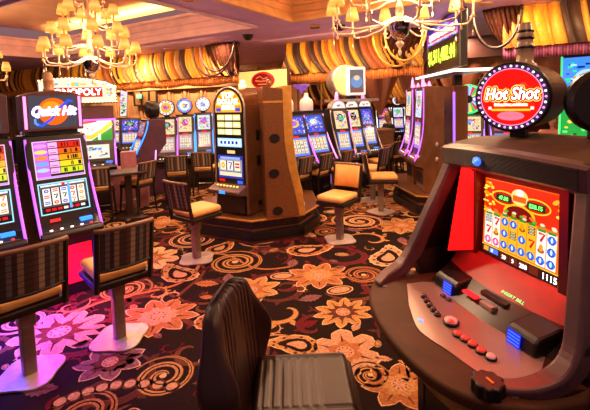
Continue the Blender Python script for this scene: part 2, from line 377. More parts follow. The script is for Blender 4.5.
put(flower, 250, 290, 0.55, 0.8, GOLD, ORG, 8); put(paisley, 215, 320, 0.5, 0.4, ORG); put(spiral, 235, 262, 0.7, 0, GOLD); put(paisley, 180, 275, 0.6, 2.8, GOLD, -1)
for i in range(9):
    q = atz(60 + i * 14, 402 - i * 2 - 9 * math.sin(i / 2.5), 0); cb.ell(q.x, q.y, 0.035, 0.035, PCH, 3 * ZL, 12); cb.ell(q.x, q.y, 0.05, 0.05, BRN, 2 * ZL, 12)
for rr, tries in ((0.27, 1500), (0.18, 4500), (0.105, 12000), (0.06, 9000)):
    for _ in range(tries):
        x, y = rnd.uniform(-9, 9), rnd.uniform(0.8, 16)
        if abs(x) > y * 0.85 + 0.8: continue
        s_ = rr / 0.42 * rnd.uniform(0.9, 1.2)
        if (rr < 0.15 and y > 9) or (rr < .08 and y > 6): continue
        if all((x - u) ** 2 + (y - v) ** 2 > (s_ * 0.40 + r_ * 0.88) ** 2 for u, v, r_ in placed):
            placed.append((x, y, s_ * 0.42)); an = rnd.uniform(0, 2 * PI); c = rnd.choice((GOLD, GOLD, ORG, ORG, PCH, CRM)); c2 = rnd.choice((RED, BRN, ORG, GOLD))
            k = rnd.random(); fl = rnd.choice((1, -1))
            if rr > 0.25: (flower(x, y, s_, an, c, c2, rnd.choice((7, 8, 9)), rnd.random() < 0.6) if k < 0.45 else spiral(x, y, s_, an, c, fl) if k < 0.62 else scroll(x, y, s_, an, c, fl) if k < 0.8 else paisley(x, y, s_, an, c, fl))
            elif rr > 0.15: (scroll(x, y, s_, an, rnd.choice((c, RED)), fl) if k < 0.3 else oval(x, y, s_ * 1.3, an, c) if k < 0.45 else flower(x, y, s_, an, c, c2, 7) if k < 0.6 else paisley(x, y, s_, an, c, fl) if k < 0.75 else spiral(x, y, s_, an, c, fl))
            else: (leaf(x, y, s_ * 1.4, an, rnd.choice((c, RED, MAV))) if k < 0.5 else oval(x, y, s_, an, c) if k < 0.7 else scroll(x, y, s_ * 0.9, an, rnd.choice((c, RED)), fl))
for _ in range(260):
    x, y = rnd.uniform(-8, 8), rnd.uniform(0.8, 14); vine(x, y, rnd.uniform(0.5, 1.1), rnd.uniform(0, 6.3), rnd.choice((RED, ORG, GOLD, BRN)))
tag(cb.build('floor', 'carpet'), kind='structure')

# ------------------------------------------------------------------ ceiling with two coffers
def slab(mb, a0, a1, b0, b1, z0, z1):
    k = len(mb.v); mb.v += [tuple(ab(a, b, z)) for z in (z0, z1) for a, b in ((a0, b0), (a0, b1), (a1, b1), (a1, b0))]
    for q in ((0, 3, 2, 1), (4, 5, 6, 7), (0, 1, 5, 4), (1, 2, 6, 5), (2, 3, 7, 6), (3, 0, 4, 7)): mb.face([k + i for i in q])
C1 = (2.4, 5.5, -10.5, -3.95); C2 = (2.4, 5.5, -3.3, 0.6)
m = MB()
slab(m, -2, 2.4, -36, 6, HC, HC + 0.12); slab(m, 5.5, 17, -36, 9, HC, HC + 0.12); slab(m, 2.4, 5.5, -3.95, -3.3, HC, HC + 0.12)
slab(m, 2.4, 5.5, 0.6, 6, HC, HC + 0.12); slab(m, 2.4, 5.5, -36, -10.5, HC, HC + 0.12)
tag(m.build('ceiling', 'soffit'), kind='structure')
m = MB(); slab(m, 1.9, 6.1, -11, 1.1, 3.72, 3.8); tag(m.build('ceiling_coffer', 'inner'), kind='structure')
def ring(mb, c, o, w_, z0, z1):                 # a picture-frame moulding inside a coffer; o = how far it sits outside the opening
    a0, a1, b0, b1 = c[0] - o, c[1] + o, c[2] - o, c[3] + o
    slab(mb, a0 - w_, a0, b0 - w_, b1 + w_, z0, z1); slab(mb, a1, a1 + w_, b0 - w_, b1 + w_, z0, z1)
    slab(mb, a0, a1, b0 - w_, b0, z0, z1); slab(mb, a0, a1, b1, b1 + w_, z0, z1)
for i, c in enumerate((C1, C2)):
    m = MB(); ring(m, c, -0.06, 0.06, HC - 0.035, HC + 0.03); ring(m, c, -0.03, 0.03, HC + 0.03, HC + 0.10); ring(m, c, 0.0, 0.04, HC + 0.10, HC + 0.22)
    ring(m, c, -0.02, 0.03, HC + 0.22, HC + 0.26); ring(m, c, 0.02, 0.05, HC + 0.26, HC + 0.36); ring(m, c, -0.01, 0.06, HC + 0.36, HC + 0.42)
    tag(m.build('trim_%d' % (i + 1), 'mould_gold' if i else 'mould', bevel=0.008), kind='structure')

# ------------------------------------------------------------------ far walls
def wallbox(name, a0, a1, b0, b1, z0, z1, m_):
    q = MB(); slab(q, a0, a1, b0, b1, z0, z1); return tag(q.build(name, m_), kind='structure')
wallbox('wall_back_left', 11.0, 11.2, -34, -6.2, 0, HC, 'wall')
wallbox('wall_back', 14.5, 14.7, -9, 6, 0, HC, 'walldark')
wallbox('wall_back_right', 9.9, 10.1, 0.3, 8, 0, HC, 'walldark')
q = MB()                                         # panelling frames on the left wall
for i in range(30):
    b0 = -31 + i * 0.85
    slab(q, 10.93, 11.0, b0, b0 + 0.12, 0, 2.9); slab(q, 10.96, 11.0, b0 + 0.22, b0 + 0.70, 0.3, 1.0)
    for z0, z1 in ((1.2, 1.24), (2.2, 2.24)): slab(q, 10.955, 11.0, b0 + 0.22, b0 + 0.76, z0, z1)
    slab(q, 10.955, 11.0, b0 + 0.22, b0 + 0.26, 1.24, 2.2); slab(q, 10.955, 11.0, b0 + 0.72, b0 + 0.76, 1.24, 2.2)
slab(q, 10.88, 11.0, -34, -6.2, 1.05, 1.12); slab(q, 10.84, 11.0, -34, -6.2, 2.30, 2.42)
tag(q.build('trim_3', 'wall', bevel=0.01), kind='structure')

wp = ab(10.9, -13.55, 2.03)
wn = thing('window_1', None, None, wp, RYAW); wn['kind'] = 'structure'
q = MB(); q.box(-.72, .72, -.06, .0, -.34, -.27); q.box(-.72, .72, -.06, .0, .30, .37); 
for x in (-.72, -.26, .2, .65): q.box(x, x + .07, -.06, .0, -.3, .33)
q.build('window_frame', 'dark', wn, bevel=.006)
q = MB(); q.box(-.66, .66, -.02, .0, -.28, .31); q.build('window_pane', mat('amber_pane', (.45, .22, .09), .2), wn)
es = thing('exit_sign', 'small green lit exit sign in the framed opening on the panelled wall', 'sign', wp + AX * -.12 + Vector((0, 0, .06)) + BX * -.25, RYAW)
q = MB(); q.box(-.17, .17, 0, .04, -.10, .10); q.build('housing', 'black', es); q = MB(); q.box(-.16, .16, -.004, 0, -.09, .09); q.build('lit_face', 'led_green', es); text('lettering', 'EXIT', .15, 'txt_white', es, (0, -.007, 0), sx=.9)
# ------------------------------------------------------------------ curtains
def satin():
    m = attr_mat('satin_swag', 0, 0.4); b = m.node_tree.nodes['Principled BSDF']
    b.inputs['Specular IOR Level'].default_value = 0.5; b.inputs['Sheen Weight'].default_value = 0.3
    return m
M['satin'] = satin()
DG = [(0.85, 0.38, 0.015), (1.0, 0.50, 0.025), (0.62, 0.19, 0.012), (0.06, 0.018, 0.010), (0.85, 0.40, 0.02), (0.50, 0.28, 0.09), (0.95, 0.45, 0.02), (0.40, 0.10, 0.015), (0.08, 0.03, 0.03)]
def swag(label, a, b0, b1, ztop, zbot, sway=0.30, fr='fringe', seed=1, cols=DG, scal=0.05, group='gold swagged curtains'):
    r = random.Random(seed); root = thing('swag_curtain', label, 'curtain', ab(a, b0), RYAW, group); Lh = b1 - b0
    q = MB(); q.smooth = True; x = -sway; T = 12
    while x < Lh:
        wf = r.uniform(0.06, 0.19); c = r.choice(cols); amp = r.uniform(0.06, 0.13); N = 6; k = len(q.v); n0 = 0
        sh = sway * r.uniform(0.8, 1.15)
        for i in range(T + 1):
            t = i / T
            for j in range(N + 1):
                u = j / N; xx = x + wf * u * (1.0 + 0.35 * t) + sh * (t ** 1.7)
                xx = min(max(xx, 0), Lh)
                q.v.append((xx, -0.05 - amp * math.sin(PI * u) - 0.16 * math.sin(PI * t * 0.62) - (0.01 * (c == cols[1])), ztop - (ztop - zbot) * (t + 0.03 * math.sin(PI * u) * t)))
        for i in range(T):
            for j in range(N):
                p = k + i * (N + 1) + j
                if abs(q.v[p][0] - q.v[p + 1][0]) < 1e-6 and abs(q.v[p + N + 1][0] - q.v[p + N + 2][0]) < 1e-6: continue
                q.col = c; q.face([p, p + N + 1, p + N + 2, p + 1])
        x += wf * 0.86
    q.build('pleated_cloth', 'satin', root)
    f = MB(); f.smooth = True; n = int(Lh / 0.03); k = 0
    for i in range(n + 1):
        xx = Lh * i / n; zb = zbot - 0.17 - scal * abs(math.sin(xx * 2.4)); yy = -0.20 + 0.014 * math.sin(i * 2.1)
        f.v += [(xx, yy + 0.03, zbot + 0.05), (xx, yy - 0.02, zbot - 0.06), (xx, yy - 0.01, zb)]
    for i in range(n):
        for j in (0, 1): p = 3 * i + j; f.face([p, p + 1, p + 4, p + 3])
    f.build('fringe', fr, root).modifiers.new('t', 'SOLIDIFY').thickness = 0.01
    return root
swag('gold and orange swagged curtain along the ceiling at left, above round-topped machines', 6.9, -20, -5.35, HC, 2.33, seed=3)
swag('gold swagged curtain across the middle, behind the hanging chandelier', 7.8, -4.75, -1.75, HC, 2.33, seed=5)
swag('gold straight-hanging curtain with magenta fringe at upper right', 6.85, -0.40, 3.4, HC, 2.42, sway=0.08, fr='pfringe', seed=9, cols=DG[:5] + [DG[7]], scal=0.0)
swag('distant gold curtain behind the rust pennants', 12.6, -7.0, 1.5, 2.5, 1.75, seed=12)
def bundle(label, a, b, wd, drop, flip=1, cords=2, cm=None):
    root = thing('gathered_curtain', label, 'curtain', ab(a, b), RYAW, 'gathered brown curtain ends')
    q = MB(); q.smooth = True; N = 40; T = 10; r = random.Random(int(b * 10))
    ph = [r.uniform(-.012, .012) for _ in range(N + 1)]
    for i in range(T + 1):
        t = i / T
        for j in range(N + 1):
            u = j / N * 2 - 1; xx = u * wd / 2 * (1 - 0.28 * t ** 2)
            q.v.append((xx + flip * 0.12 * t, -0.16 * math.sin(PI * (0.5 + 0.4 * t)) * math.cos(u * 1.3) - 0.05 - 0.025 * math.sin(j * 1.3) + ph[j], HC - drop * t * (1 - 0.30 * u * u)))
    for i in range(T):
        for j in range(N): p = i * (N + 1) + j; q.face([p, p + N + 1, p + N + 2, p + 1])
    o = q.build('gathered_cloth', mat('brown_damask', (0.065, 0.017, 0.008), 0.8, col2=(0.02, 0.006, 0.004), scale=26, spec=.1) if 'damask' not in M else M['damask'], root); M['damask'] = o.data.materials[0]
    o.modifiers.new('t', 'SOLIDIFY').thickness = 0.01
    for k, (rx, dz, off) in enumerate(((wd * 0.62, drop * 0.92, -0.05), (wd * 0.5, drop * 0.8, 0.10))[:cords]):
        h = MB(); h.smooth = True
        h.tube([(off + rx * math.cos(PI + PI * i / 20), -0.32 - 0.05 * k - 0.06 * math.sin(PI * i / 20), HC - 0.03 + dz * math.sin(PI + PI * i / 20)) for i in range(21)], 0.022)
        h.build('cord', cm or ('cord' if flip > 0 else 'brass'), root)
    return root
bundle('dark brown gathered curtain end with looped cords left of the round dome camera', 6.75, -5.75, 0.95, 0.72, 1)
bundle('dark brown gathered curtain end with looped brass cords below the large chandelier bowl', 7.65, -2.1, 0.75, 0.72, -1)
bundle('dark gathered curtain end beside the jackpot display', 6.78, -0.42, 0.5, 0.62, 1, 1, 'wood')
# pennants
for i in range(7):
    b = -4.2 + i * 0.92; wd = 0.50
    q = MB(); k = 0
    for s_ in range(13):
        u = s_ / 12 * 2 - 1
        q.v += [(u * wd, 0.03 * math.sin(s_ * 1.1), 2.75), (u * wd * 0.98, 0.03 * math.sin(s_ * 1.1), 2.3), (u * wd * 0.10, 0.0, 1.32)]
    for s_ in range(12):
        for j in (0, 1): p = 3 * s_ + j; q.face([p, p + 1, p + 4, p + 3])
    o = q.build('pennant', 'pennant', None, ab(9.6, b), (0, 0, RYAW)); o.modifiers.new('t', 'SOLIDIFY').thickness = 0.015
    tag(o, 'rust coloured tapering cloth pennant hanging in front of the far gold curtain', 'pennant', 'rust pennants hanging in the middle distance')
q = MB(); slab(q, 9.5, 9.7, -5.2, 2.4, 2.55, HC); tag(q.build('trim_4', 'maroon'), kind='structure')

# ------------------------------------------------------------------ chandeliers
def chandelier(label, loc, tiers, zbowl):
    root = thing('chandelier', label, 'chandelier', loc, 0.2)
    b = MB(); b.smooth = True
    b.lathe([(0.0, 0.0), (0.05, 0.012), (0.085, 0.05), (0.105, 0.11), (0.115, 0.17), (0.12, 0.175), (0.10, 0.18), (0.0, 0.18)], 24, (0, 0, zbowl)); b.build('bowl', 'chrome', root)
    f = MB(); f.smooth = True; f.lathe([(0.0, -0.16), (0.012, -0.15), (0.018, -0.12), (0.008, -0.09), (0.03, -0.06), (0.045, -0.03), (0.02, 0.0)], 12, (0, 0, zbowl)); f.build('finial', 'glass_arm', root)
    s = MB(); s.smooth = True; s.lathe([(0.03, 0.17), (0.045, 0.3), (0.02, 0.4), (0.05, 0.52), (0.025, 0.66), (0.04, 0.8), (0.015, 0.95), (0.012, 3.68 - zbowl)], 12, (0, 0, zbowl)); s.build('stem', 'glass_arm', root)
    for n, r, dz, h, ph in tiers:
        for i in range(n):
            th = 2 * PI * i / n + ph; c, sn = math.cos(th), math.sin(th); z = zbowl + dz
            pts = [(0.06, 0.14 + dz * 0.7), (r * 0.35, dz + 0.02), (r * 0.7, dz - 0.02), (r * 0.93, dz - 0.01), (r, dz + 0.05), (r, dz + h)]
            a = MB(); a.smooth = True
            a.tube([(p * c, p * sn, zbowl + q_) for p, q_ in pts], 0.011, 6); a.lathe([(0.0, 0), (0.035, 0.012), (0.03, 0.02), (0.012, 0.03), (0.012, h * 0.9)], 8, (r * c, r * sn, z + 0.04))
            arm = a.build('arm', 'glass_arm', root)
            d = MB(); d.smooth = True; d.tube([(r * c, r * sn, z + 0.03), (r * c, r * sn, z - 0.06)], 0.003, 4); d.lathe([(0, -0.13), (0.013, -0.115), (0.008, -0.085), (0.0, -0.06)], 6, (r * c, r * sn, z)); d.build('drop', 'glass_arm', arm)
            sh = MB(); sh.smooth = True; k = (r * c, r * sn, z + h); sh.lathe([(0.078, 0), (0.074, 0.03), (0.062, 0.09), (0.048, 0.145)], 14, k, cap=False)
            sh.build('lamp_shade', 'shade', root)
    l = light('chandelier_lamp', 'POINT', (loc[0], loc[1], zbowl + 0.30), 130, (1.0, 0.62, 0.34), 0.35)
    return root
T1 = [(10, 0.69, 0.12, 0.20, 0.1), (8, 0.50, 0.40, 0.18, 0.35), (6, 0.34, 0.72, 0.16, 0.0), (5, 0.20, 1.02, 0.16, 0.3)]
T2 = [(10, 0.60, 0.12, 0.18, 0.1), (8, 0.46, 0.36, 0.18, 0.35), (6, 0.33, 0.66, 0.16, 0.0), (5, 0.20, .96, 0.16, 0.3)]
chandelier('large chandelier of small yellow shades at upper left', (-2.87, 5.75, 0), T2, 2.22)
chandelier('nearest chandelier with chrome bowl and glass arms at top centre', (1.10, 4.15, 0), T1, 2.33)
chandelier('partly visible chandelier cut off by the left edge', (-6.1, 7.6, 0), T2, 2.20)

# ------------------------------------------------------------------ ceiling fittings
def dome(px, py, label, r=0.07):
    q = MB(); q.smooth = True; q.lathe([(0.0, -r * 1.05), (r * 0.5, -r * 0.95), (r * 0.85, -r * 0.6), (r, -0.02), (r * 1.15, 0)], 18)
    tag(q.build('dome_camera', 'black', None, atz(px, py, HC)), label, 'camera')
dome(248, 35, 'black dome camera on the ceiling beside the left curtain end', 0.10); dome(340, 25.5, 'black dome camera on the ceiling seen through the chandelier arms', 0.09)
dome(84, 66, 'black dome camera on the ceiling under the upper left chandelier', 0.08)
for a, b in DL:  # the lamps added for extra light get a fitting as well
    q = MB(); q.smooth = True; q.lathe([(0.095, 0.0), (0.10, -0.012), (0.075, -0.014), (0.07, 0.0)], 20, cap=False)
    o = q.build('downlight', 'brass', None, ab(a, b, HC)); tag(o, 'small round recessed downlight in the mauve ceiling', 'downlight', 'recessed ceiling downlights')
for px, py in ((315, 27.5), (167, 48.5), (226, 38)):
    q = MB(); q.smooth = True; q.lathe([(0.0, -0.004), (0.07, -0.006), (0.085, -0.012), (0.09, 0.0)], 20)
    tag(q.build('ceiling_speaker', 'black' if px == 315 else 'soffit', None, atz(px, py, HC)), {315: 'flat black round ceiling fitting by the right coffer corner', 167: 'small round ceiling fitting above the left curtain', 226: 'pale round ceiling fitting left of the dome camera'}[px], 'ceiling fitting')

# ------------------------------------------------------------------ stools
def make_stool(name, label, legs=False, group=None):
    t = thing(name, label, 'chair' if legs else 'stool', (0, 0, 0), 0, group)
    W = 0.192
    q = MB(); q.box(-W + 0.005, W - 0.005, -0.25, 0.17, 0.545, 0.625); q.build('seat', 'gold_seat', t, bevel=0.035, smooth=True, seg=4)
    q = MB(); q.box(-W - 0.01, W + 0.01, -0.235, 0.19, 0.495, 0.545); q.build('seat_frame', 'wood', t, bevel=0.01)
    q = MB()
    def yb(z): return 0.175 + (z - 0.5) * 0.17
    for s in (-1, 1): q.tube([(s * W, yb(0.49), 0.49), (s * W, yb(0.7), 0.7), (s * W, yb(0.95), 0.95)], 0.021, 6)
    for z in (0.655,): q.tube([(-W, yb(z), z), (-W / 2, yb(z) + 0.022, z), (0, yb(z) + 0.03, z), (W / 2, yb(z) + 0.022, z), (W, yb(z), z)], 0.018, 6)
    q.build('back_frame', 'wood', t)
    q = MB(); q.smooth = False
    for i in range(9):
        u = i / 8 * 2 - 1; x = u * (W - 0.015)
        for z in (0.665, 0.80, 0.945):
            y = yb(z) + 0.03 * (1 - u * u); q.v += [(x, y + 0.012, z), (x, y - 0.004, z)]
    fb = MB(); fb.v = q.v
    for i in range(8):
        for j in range(2):
            p = i * 6 + j * 2; fb.face([p, p + 6, p + 8, p + 2])
    fb.build('back_cloth', 'stripe', t, smooth=True)
    g = MB(); g.v = [(x, y - 0.012, z) for x, y, z in q.v]
    for i in range(8):
        for j in range(2): p = i * 6 + j * 2 + 1; g.face([p, p + 2, p + 8, p + 6])
    o = g.build('back_pad', 'gold_seat', t, smooth=True); sm = o.modifiers.new('t', 'SOLIDIFY'); sm.thickness = 0.03; sm.offset = 0
    q = MB(); q.smooth = True; q.tube([(u * (W + 0.015), yb(0.955) + 0.03 * (1 - u * u) - 0.005, 0.955) for u in (-1, -.75, -.5, -.25, 0, .25, .5, .75, 1)], 0.019, 8); q.build('top_rail', mat('tan_top_rail', (0.20, 0.085, 0.045), 0.4) if 'rail' not in M else M['rail'], t)
    M['rail'] = t.children[-1].data.materials[0] if t.children else bpy.data.materials['tan_top_rail']
    t.scale = (.97, .97, .957)
    if legs:
        t.scale = (.92, .92, .87)
        for sx in (-1, 1):
            for sy in (-1, 1):
                q = MB(); q.tube([(sx * 0.19, sy * 0.18 - 0.02, 0.5), (sx * 0.215, sy * 0.215 - 0.02, 0.004)], [0.022, 0.016], 6); q.build('leg', 'wood', t)
        q = MB(); q.tube([(-.20, -.22, .2), (.20, -.22, .2)], 0.012, 6); q.build('foot_rail', 'steel', t)
    else:
        q = MB(); q.box(-0.04, 0.04, -0.04, 0.04, 0.012, 0.37); q.box(-0.05, 0.05, -0.05, 0.05, 0.35, 0.5); q.build('pole', 'pole', t, bevel=0.012)
        q = MB(); pts = [(0.20 * (1 + 0.10 * math.cos(4 * th)) * math.cos(th), 0.20 * (1 + 0.10 * math.cos(4 * th)) * math.sin(th)) for th in [2 * PI * i / 48 for i in range(48)]]
        q.prism(pts, 0.003, 0.016, 'z'); q.build('base_plate', 'plate', t, bevel=0.004)
    return t
bpy.context.view_layer.update()
def gp(px, py): p = atz(px, py, 0); return (p.x, p.y, 0)
S1 = make_stool('slot_stool', 'striped-back stool in front of the lower left slot machine, cut by the left edge'); S1.location = gp(30, 374); S1.rotation_euler[2] = yaw_of(-.75, .66)
ST = 'pedestal stools with striped backs'
S1['group'] = ST
bpy.context.view_layer.update()
dup(S1, gp(120, 338), yaw_of(-.68, .73), 'striped-back stool in front of the violet-lit slot machine with the tilted oval logo', ST)
dup(S1, gp(197, 259), yaw_of(.62, .78), 'lone striped-back stool left of the arch-topped slot machine podium', ST)
dup(S1, gp(340, 240), yaw_of(-.60, -.80), 'lone stool in the middle aisle showing its gold front', ST)
dup(S1, gp(381, 212), yaw_of(.99, -.1), 'stool turned sideways right of the lone gold stool', ST)
dup(S1, gp(373, 200), yaw_of(-.8, .6), 'stool tucked behind the sideways stool', ST)
L1 = make_stool('slot_chair', 'dark-legged chair with striped back beside the counter, in the left aisle', True, 'dark-legged striped chairs'); L1.location = gp(140, 212); L1.rotation_euler[2] = yaw_of(-.75, .35)
bpy.context.view_layer.update()
LG = 'dark-legged striped chairs'
dup(L1, gp(101, 220), yaw_of(-.3, .95), 'dark-legged chair in front of the board-game themed machine, behind the violet-lit one', LG)
dup(L1, gp(179, 200), yaw_of(-.2, .98), 'dark-legged chair in front of the first round-topped machine', LG)
dup(L1, gp(206, 194), yaw_of(0, 1), 'dark-legged chair between the round-topped machines and the arch-topped machine', LG)
dup(L1, gp(297, 206), yaw_of(-.8, .6), 'dark chair just right of the arch-topped machine bank', LG)
dup(L1, gp(317, 201), yaw_of(-.8, .6), 'dark chair at the second of the two pink-lit machines', LG)
dup(L1, gp(338, 196), yaw_of(-.8, .6), 'dark chair behind the lone gold stool', LG)
dup(L1, gp(379, 186), yaw_of(-.7, .7), 'nearest of the three far chairs by the curved-top trio', LG)
dup(L1, gp(390, 180), yaw_of(-.7, .7), 'middle of the three far chairs by the curved-top trio', LG)
dup(L1, gp(401, 174), yaw_of(-.7, .7), 'farthest of the three far chairs by the curved-top trio', LG)

# ------------------------------------------------------------------ display art
WHT = (1.0, 0.93, 0.86)
def reels(q, x0, y0, x1, y1, n, rows, z, r, frame=(0.3, 0.5, 0.9), bg=(1.0, 0.9, 0.75)):
    q.rect(x0 - .01, y0 - .01, x1 + .01, y1 + .01, frame, z); q.rect(x0, y0, x1, y1, (0.03, 0.02, 0.02), z + .001)
    wc = (x1 - x0) / n; hc = (y1 - y0) / rows
    for i in range(n):
        cx0 = x0 + wc * (i + 0.08); q.rect(cx0, y0 + .004, cx0 + wc * 0.84, y1 - .004, bg, z + .002)
        for j in range(rows):
            cx = x0 + wc * (i + .5); cy = y0 + hc * (j + .5); c = r.choice([(0.9, 0.1, 0.02), (1.0, 0.45, 0.02), (0.05, 0.2, 0.8), (0.02, 0.02, 0.03), (1.0, 0.55, 0.05), (0.8, 0.05, 0.1)])
            k = r.random()
            if k < 0.35: q.ell(cx, cy, wc * .28, hc * .30, c, z + .003, 10); q.ell(cx, cy, wc * .14, hc * .14, (1, .85, .5), z + .004, 8)
            elif k < 0.7:
                for d in (-.2, .1): q.rect(cx - wc * .3, cy + hc * d, cx + wc * .3, cy + hc * (d + .17), c, z + .003)
            else: q.strip([(cx - wc * .22, cy + hc * .3), (cx + wc * .22, cy + hc * .3), (cx - wc * .03, cy - hc * .34)], wc * .17, z + .003, c)
def confetti(q, x0, y0, x1, y1, n, z, r, cols, s=0.03):
    for _ in range(n):
        a, b = r.uniform(x0 + s, x1 - s), r.uniform(y0 + s, y1 - s); c = r.choice(cols); k = r.random()
        if k < .5: q.rect(a - s * r.uniform(.3, 1), b - s * .3, a + s * r.uniform(.3, 1), b + s * .3, c, z)
        else: q.ell(a, b, s * r.uniform(.3, .8), s * r.uniform(.3, .8), c, z, 8)
        z += 0.00001
BR = [(1, .9, .8), (0.2, .5, 1), (.9, .1, .1), (1, .7, .1), (.1, .7, .3), (.6, .2, .9), (.02, .02, .05)]

# ------------------------------------------------------------------ upright slot machines
def slot(label, loc, yaw, W=0.5, led='led_purple', zd=0.68, zt=1.5, lean=0.17, art=None, top='disc', seed=1, group=None, led2=None, z0=0.0, facecol='black', topcols=None, deckglow='txt_blue', belly='dark', ex_=1.5):
    r = random.Random(seed); t = thing('slot_machine', label, 'slot machine', loc, yaw, group); h = W / 2
    q = MB(); q.prism([(0.02, z0), (0.0, zd - .12), (-.20, zd - .09), (-.23, zd - .03), (-.21, zd), (-.06, zd + .05), (lean, zt), (lean + .06, zt + .015), (0.50, zt), (0.52, z0)], -h, h); q.build('cabinet', facecol, t, bevel=0.008)
    al = math.atan2(lean + .06, zt - zd - .05); FL = math.hypot(lean + .06, zt - zd - .05); rot = (PI / 2 - al, 0, 0); fo = (0, -.06, zd + .05)
    f = MB(); f.box(-h + .03, h - .03, 0.0, FL - .01, -.01, .004); f.build('face_panel', mat('slot_face_panel', (0.022, 0.010, 0.010), 0.35) if 'facep' not in M else M['facep'], t, fo, rot); M['facep'] = bpy.data.materials['slot_face_panel']
    if art: art(t, fo, rot, W, FL, r)
    else:
        wq = h - .06
        q = MB(); bgc = r.choice([(0.55, .2, .25), (.10, .18, .75), (.75, .8, .9), (.95, .75, .5)]); q.rect(-wq, FL * .56, wq, FL * .95, bgc, .006); q.ell(0, FL * .80, wq * .55, FL * .09, r.choice(BR), .0062, 16); q.ell(0, FL * .80, wq * .35, FL * .06, r.choice(BR), .0063, 16)
        confetti(q, -wq, FL * .57, wq, FL * .94, 70, .0065, r, BR, .022); q.build('upper_display', 'screen', t, fo, rot)
        q = MB(); q.rect(-wq, FL * .10, wq, FL * .49, r.choice([(.75, .35, .3), (.25, .35, .9), (.6, .3, .8)]), .005); reels(q, -wq + .02, FL * .15, wq - .02, FL * .45, 5, 4, .006, r, bg=(.95, .85, .7)); q.build('lower_display', 'screen', t, fo, rot)
        q = MB(); q.rect(-.05, FL * .485, .05, FL * .53, (0.9, .05, .05), .006); q.build('name_plate', 'screen', t, fo, rot)
    for s, lm in ((-1, led), (1, led2 or led)):
        q = MB(); q.smooth = True; pts = []
        for i in range(11):
            u = i / 10; pts.append((s * (h - .008), -.20 + (lean + .20) * (1 - (1 - u) ** ex_), zd - .02 + (zt - zd) * u))
        q.tube(pts, .0115 if group == 'violet-lit slot machines in the left row' else .015, 6); q.build('light_strip', lm, t)
    q = MB(); q.box(-h + .04, h - .04, -.20, -.08, zd - .005, zd + .012); q.build('control_panel', 'mauve_body', t, rot=(0, 0, 0))
    for i in range(5):
        b = MB(); b.smooth = True; b.lathe([(.014, 0), (.014, .008), (0, .012)], 10, (-h + .09 + i * (W - .18) / 4, -.165, zd + .012)); b.build('button', 'txt_white' if i < 4 else 'txt_red', t)
    q = MB(); q.box(h - .16, h - .06, -.115, -.07, zd + .0, zd + .06); q.build('ticket_slot', deckglow, t)
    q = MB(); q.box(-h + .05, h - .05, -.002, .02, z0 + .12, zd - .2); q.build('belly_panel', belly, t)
    def disc(zc, rad, front, rim='purple_panel'):
        d = MB(); d.smooth = True; d.lathe([(rad * .96, -.10), (rad, -.08), (rad, .08), (rad * .94, .10)], 28, (0, lean + .16, zc), 'y'); o = d.build('topper', rim, t)
        p = MB(); p.box(-.05, .05, lean + .12, lean + .22, zt - .02, zc - rad * .9); p.build('topper_neck', 'black', t)
        if front:
            g = MB(); g.ell(0, 0, rad * .88, rad * .88, front[0], .001, 28); g.ell(0, 0, rad * .62, rad * .62, front[1], .002, 22)
            for i in range(12): th = i * PI / 6; g.ell(math.cos(th) * rad * .75, math.sin(th) * rad * .75, rad * .09, rad * .09, r.choice(BR), .003, 8)
            confetti(g, -rad * .45, -rad * .45, rad * .45, rad * .45, 14, .004, r, BR, rad * .22)
            g.build('topper_face', 'screen', o, (0, lean + .058, zc), (PI / 2, 0, 0))
    if top == 'disc': disc(zt + .20, .165, topcols or (WHT, (0.3, .4, .9)))
    elif top == 'blackdisc': disc(zt + .20, .165, None, 'black')
    elif top == 'bottle':
        b = MB(); b.smooth = True; b.lathe([(.10, 0), (.125, .02), (.125, .16), (.11, .21), (.05, .25), (.035, .30), (.04, .33), (0, .34)], 18, (0, lean + .14, zt + .04)); b.build('topper', mat('pale_lit_glass', (0.75, 0.52, 0.45), 0.2, emit=0.45) if 'lg' not in M else M['lg'], t); M['lg'] = bpy.data.materials['pale_lit_glass']
        p = MB(); p.box(-h, h, lean, lean + .3, zt, zt + .05); p.build('top_plate', 'black', t)
    elif top == 'arch':
        b = MB(); b.prism([(math.cos(PI * i / 14) * h * .92, zt + math.sin(PI * i / 14) * .17) for i in range(15)], lean + .0, lean + .16, 'y'); o = b.build('topper', 'steel', t, bevel=.006)
        g = MB(); g.col = (1, .9, .85); g.poly([(math.cos(PI * i / 14) * h * .74, math.sin(PI * i / 14) * .13) for i in range(15)], .001); confetti(g, -h * .5, .0, h * .5, .09, 8, .002, r, BR, .035); g.build('topper_face', 'screen', o, (0, lean - .002, zt + .015), (PI / 2, 0, 0))
        b = MB(); b.smooth = True; b.lathe([(.03, 0), (.035, .02), (.03, .10), (.02, .15), (0, .16)], 12, (0, lean + .08, zt + .16)); b.build('signal_lamp', 'led_pink', t)
    elif top == 'wheel':
        d = MB(); d.smooth = True; d.lathe([(.26, -.04), (.27, -.02), (.27, .12), (.25, .14)], 32, (0, lean + .10, zt + .29), 'y'); o = d.build('wheel_housing', 'led_green', t)
        g = MB()
        cs = [(1, 1, 1), (.1, .3, .9), (1, .8, .1), (.1, .7, .3), (.9, .1, .2), (.4, .8, 1), (.6, .2, .8), (1, 1, 1)]
        for i in range(24):
            a0, a1 = 2 * PI * i / 24, 2 * PI * (i + 1) / 24; g.col = cs[i % 8]; g.poly([(0, 0), (.235 * math.cos(a0), .235 * math.sin(a0)), (.235 * math.cos(a1), .235 * math.sin(a1))], .001)
        g.ell(0, 0, .07, .07, (.03, .02, .06), .003); g.build('prize_wheel', 'screen', o, (0, lean - .043, zt + .29), (PI / 2, 0, 0))
    return t

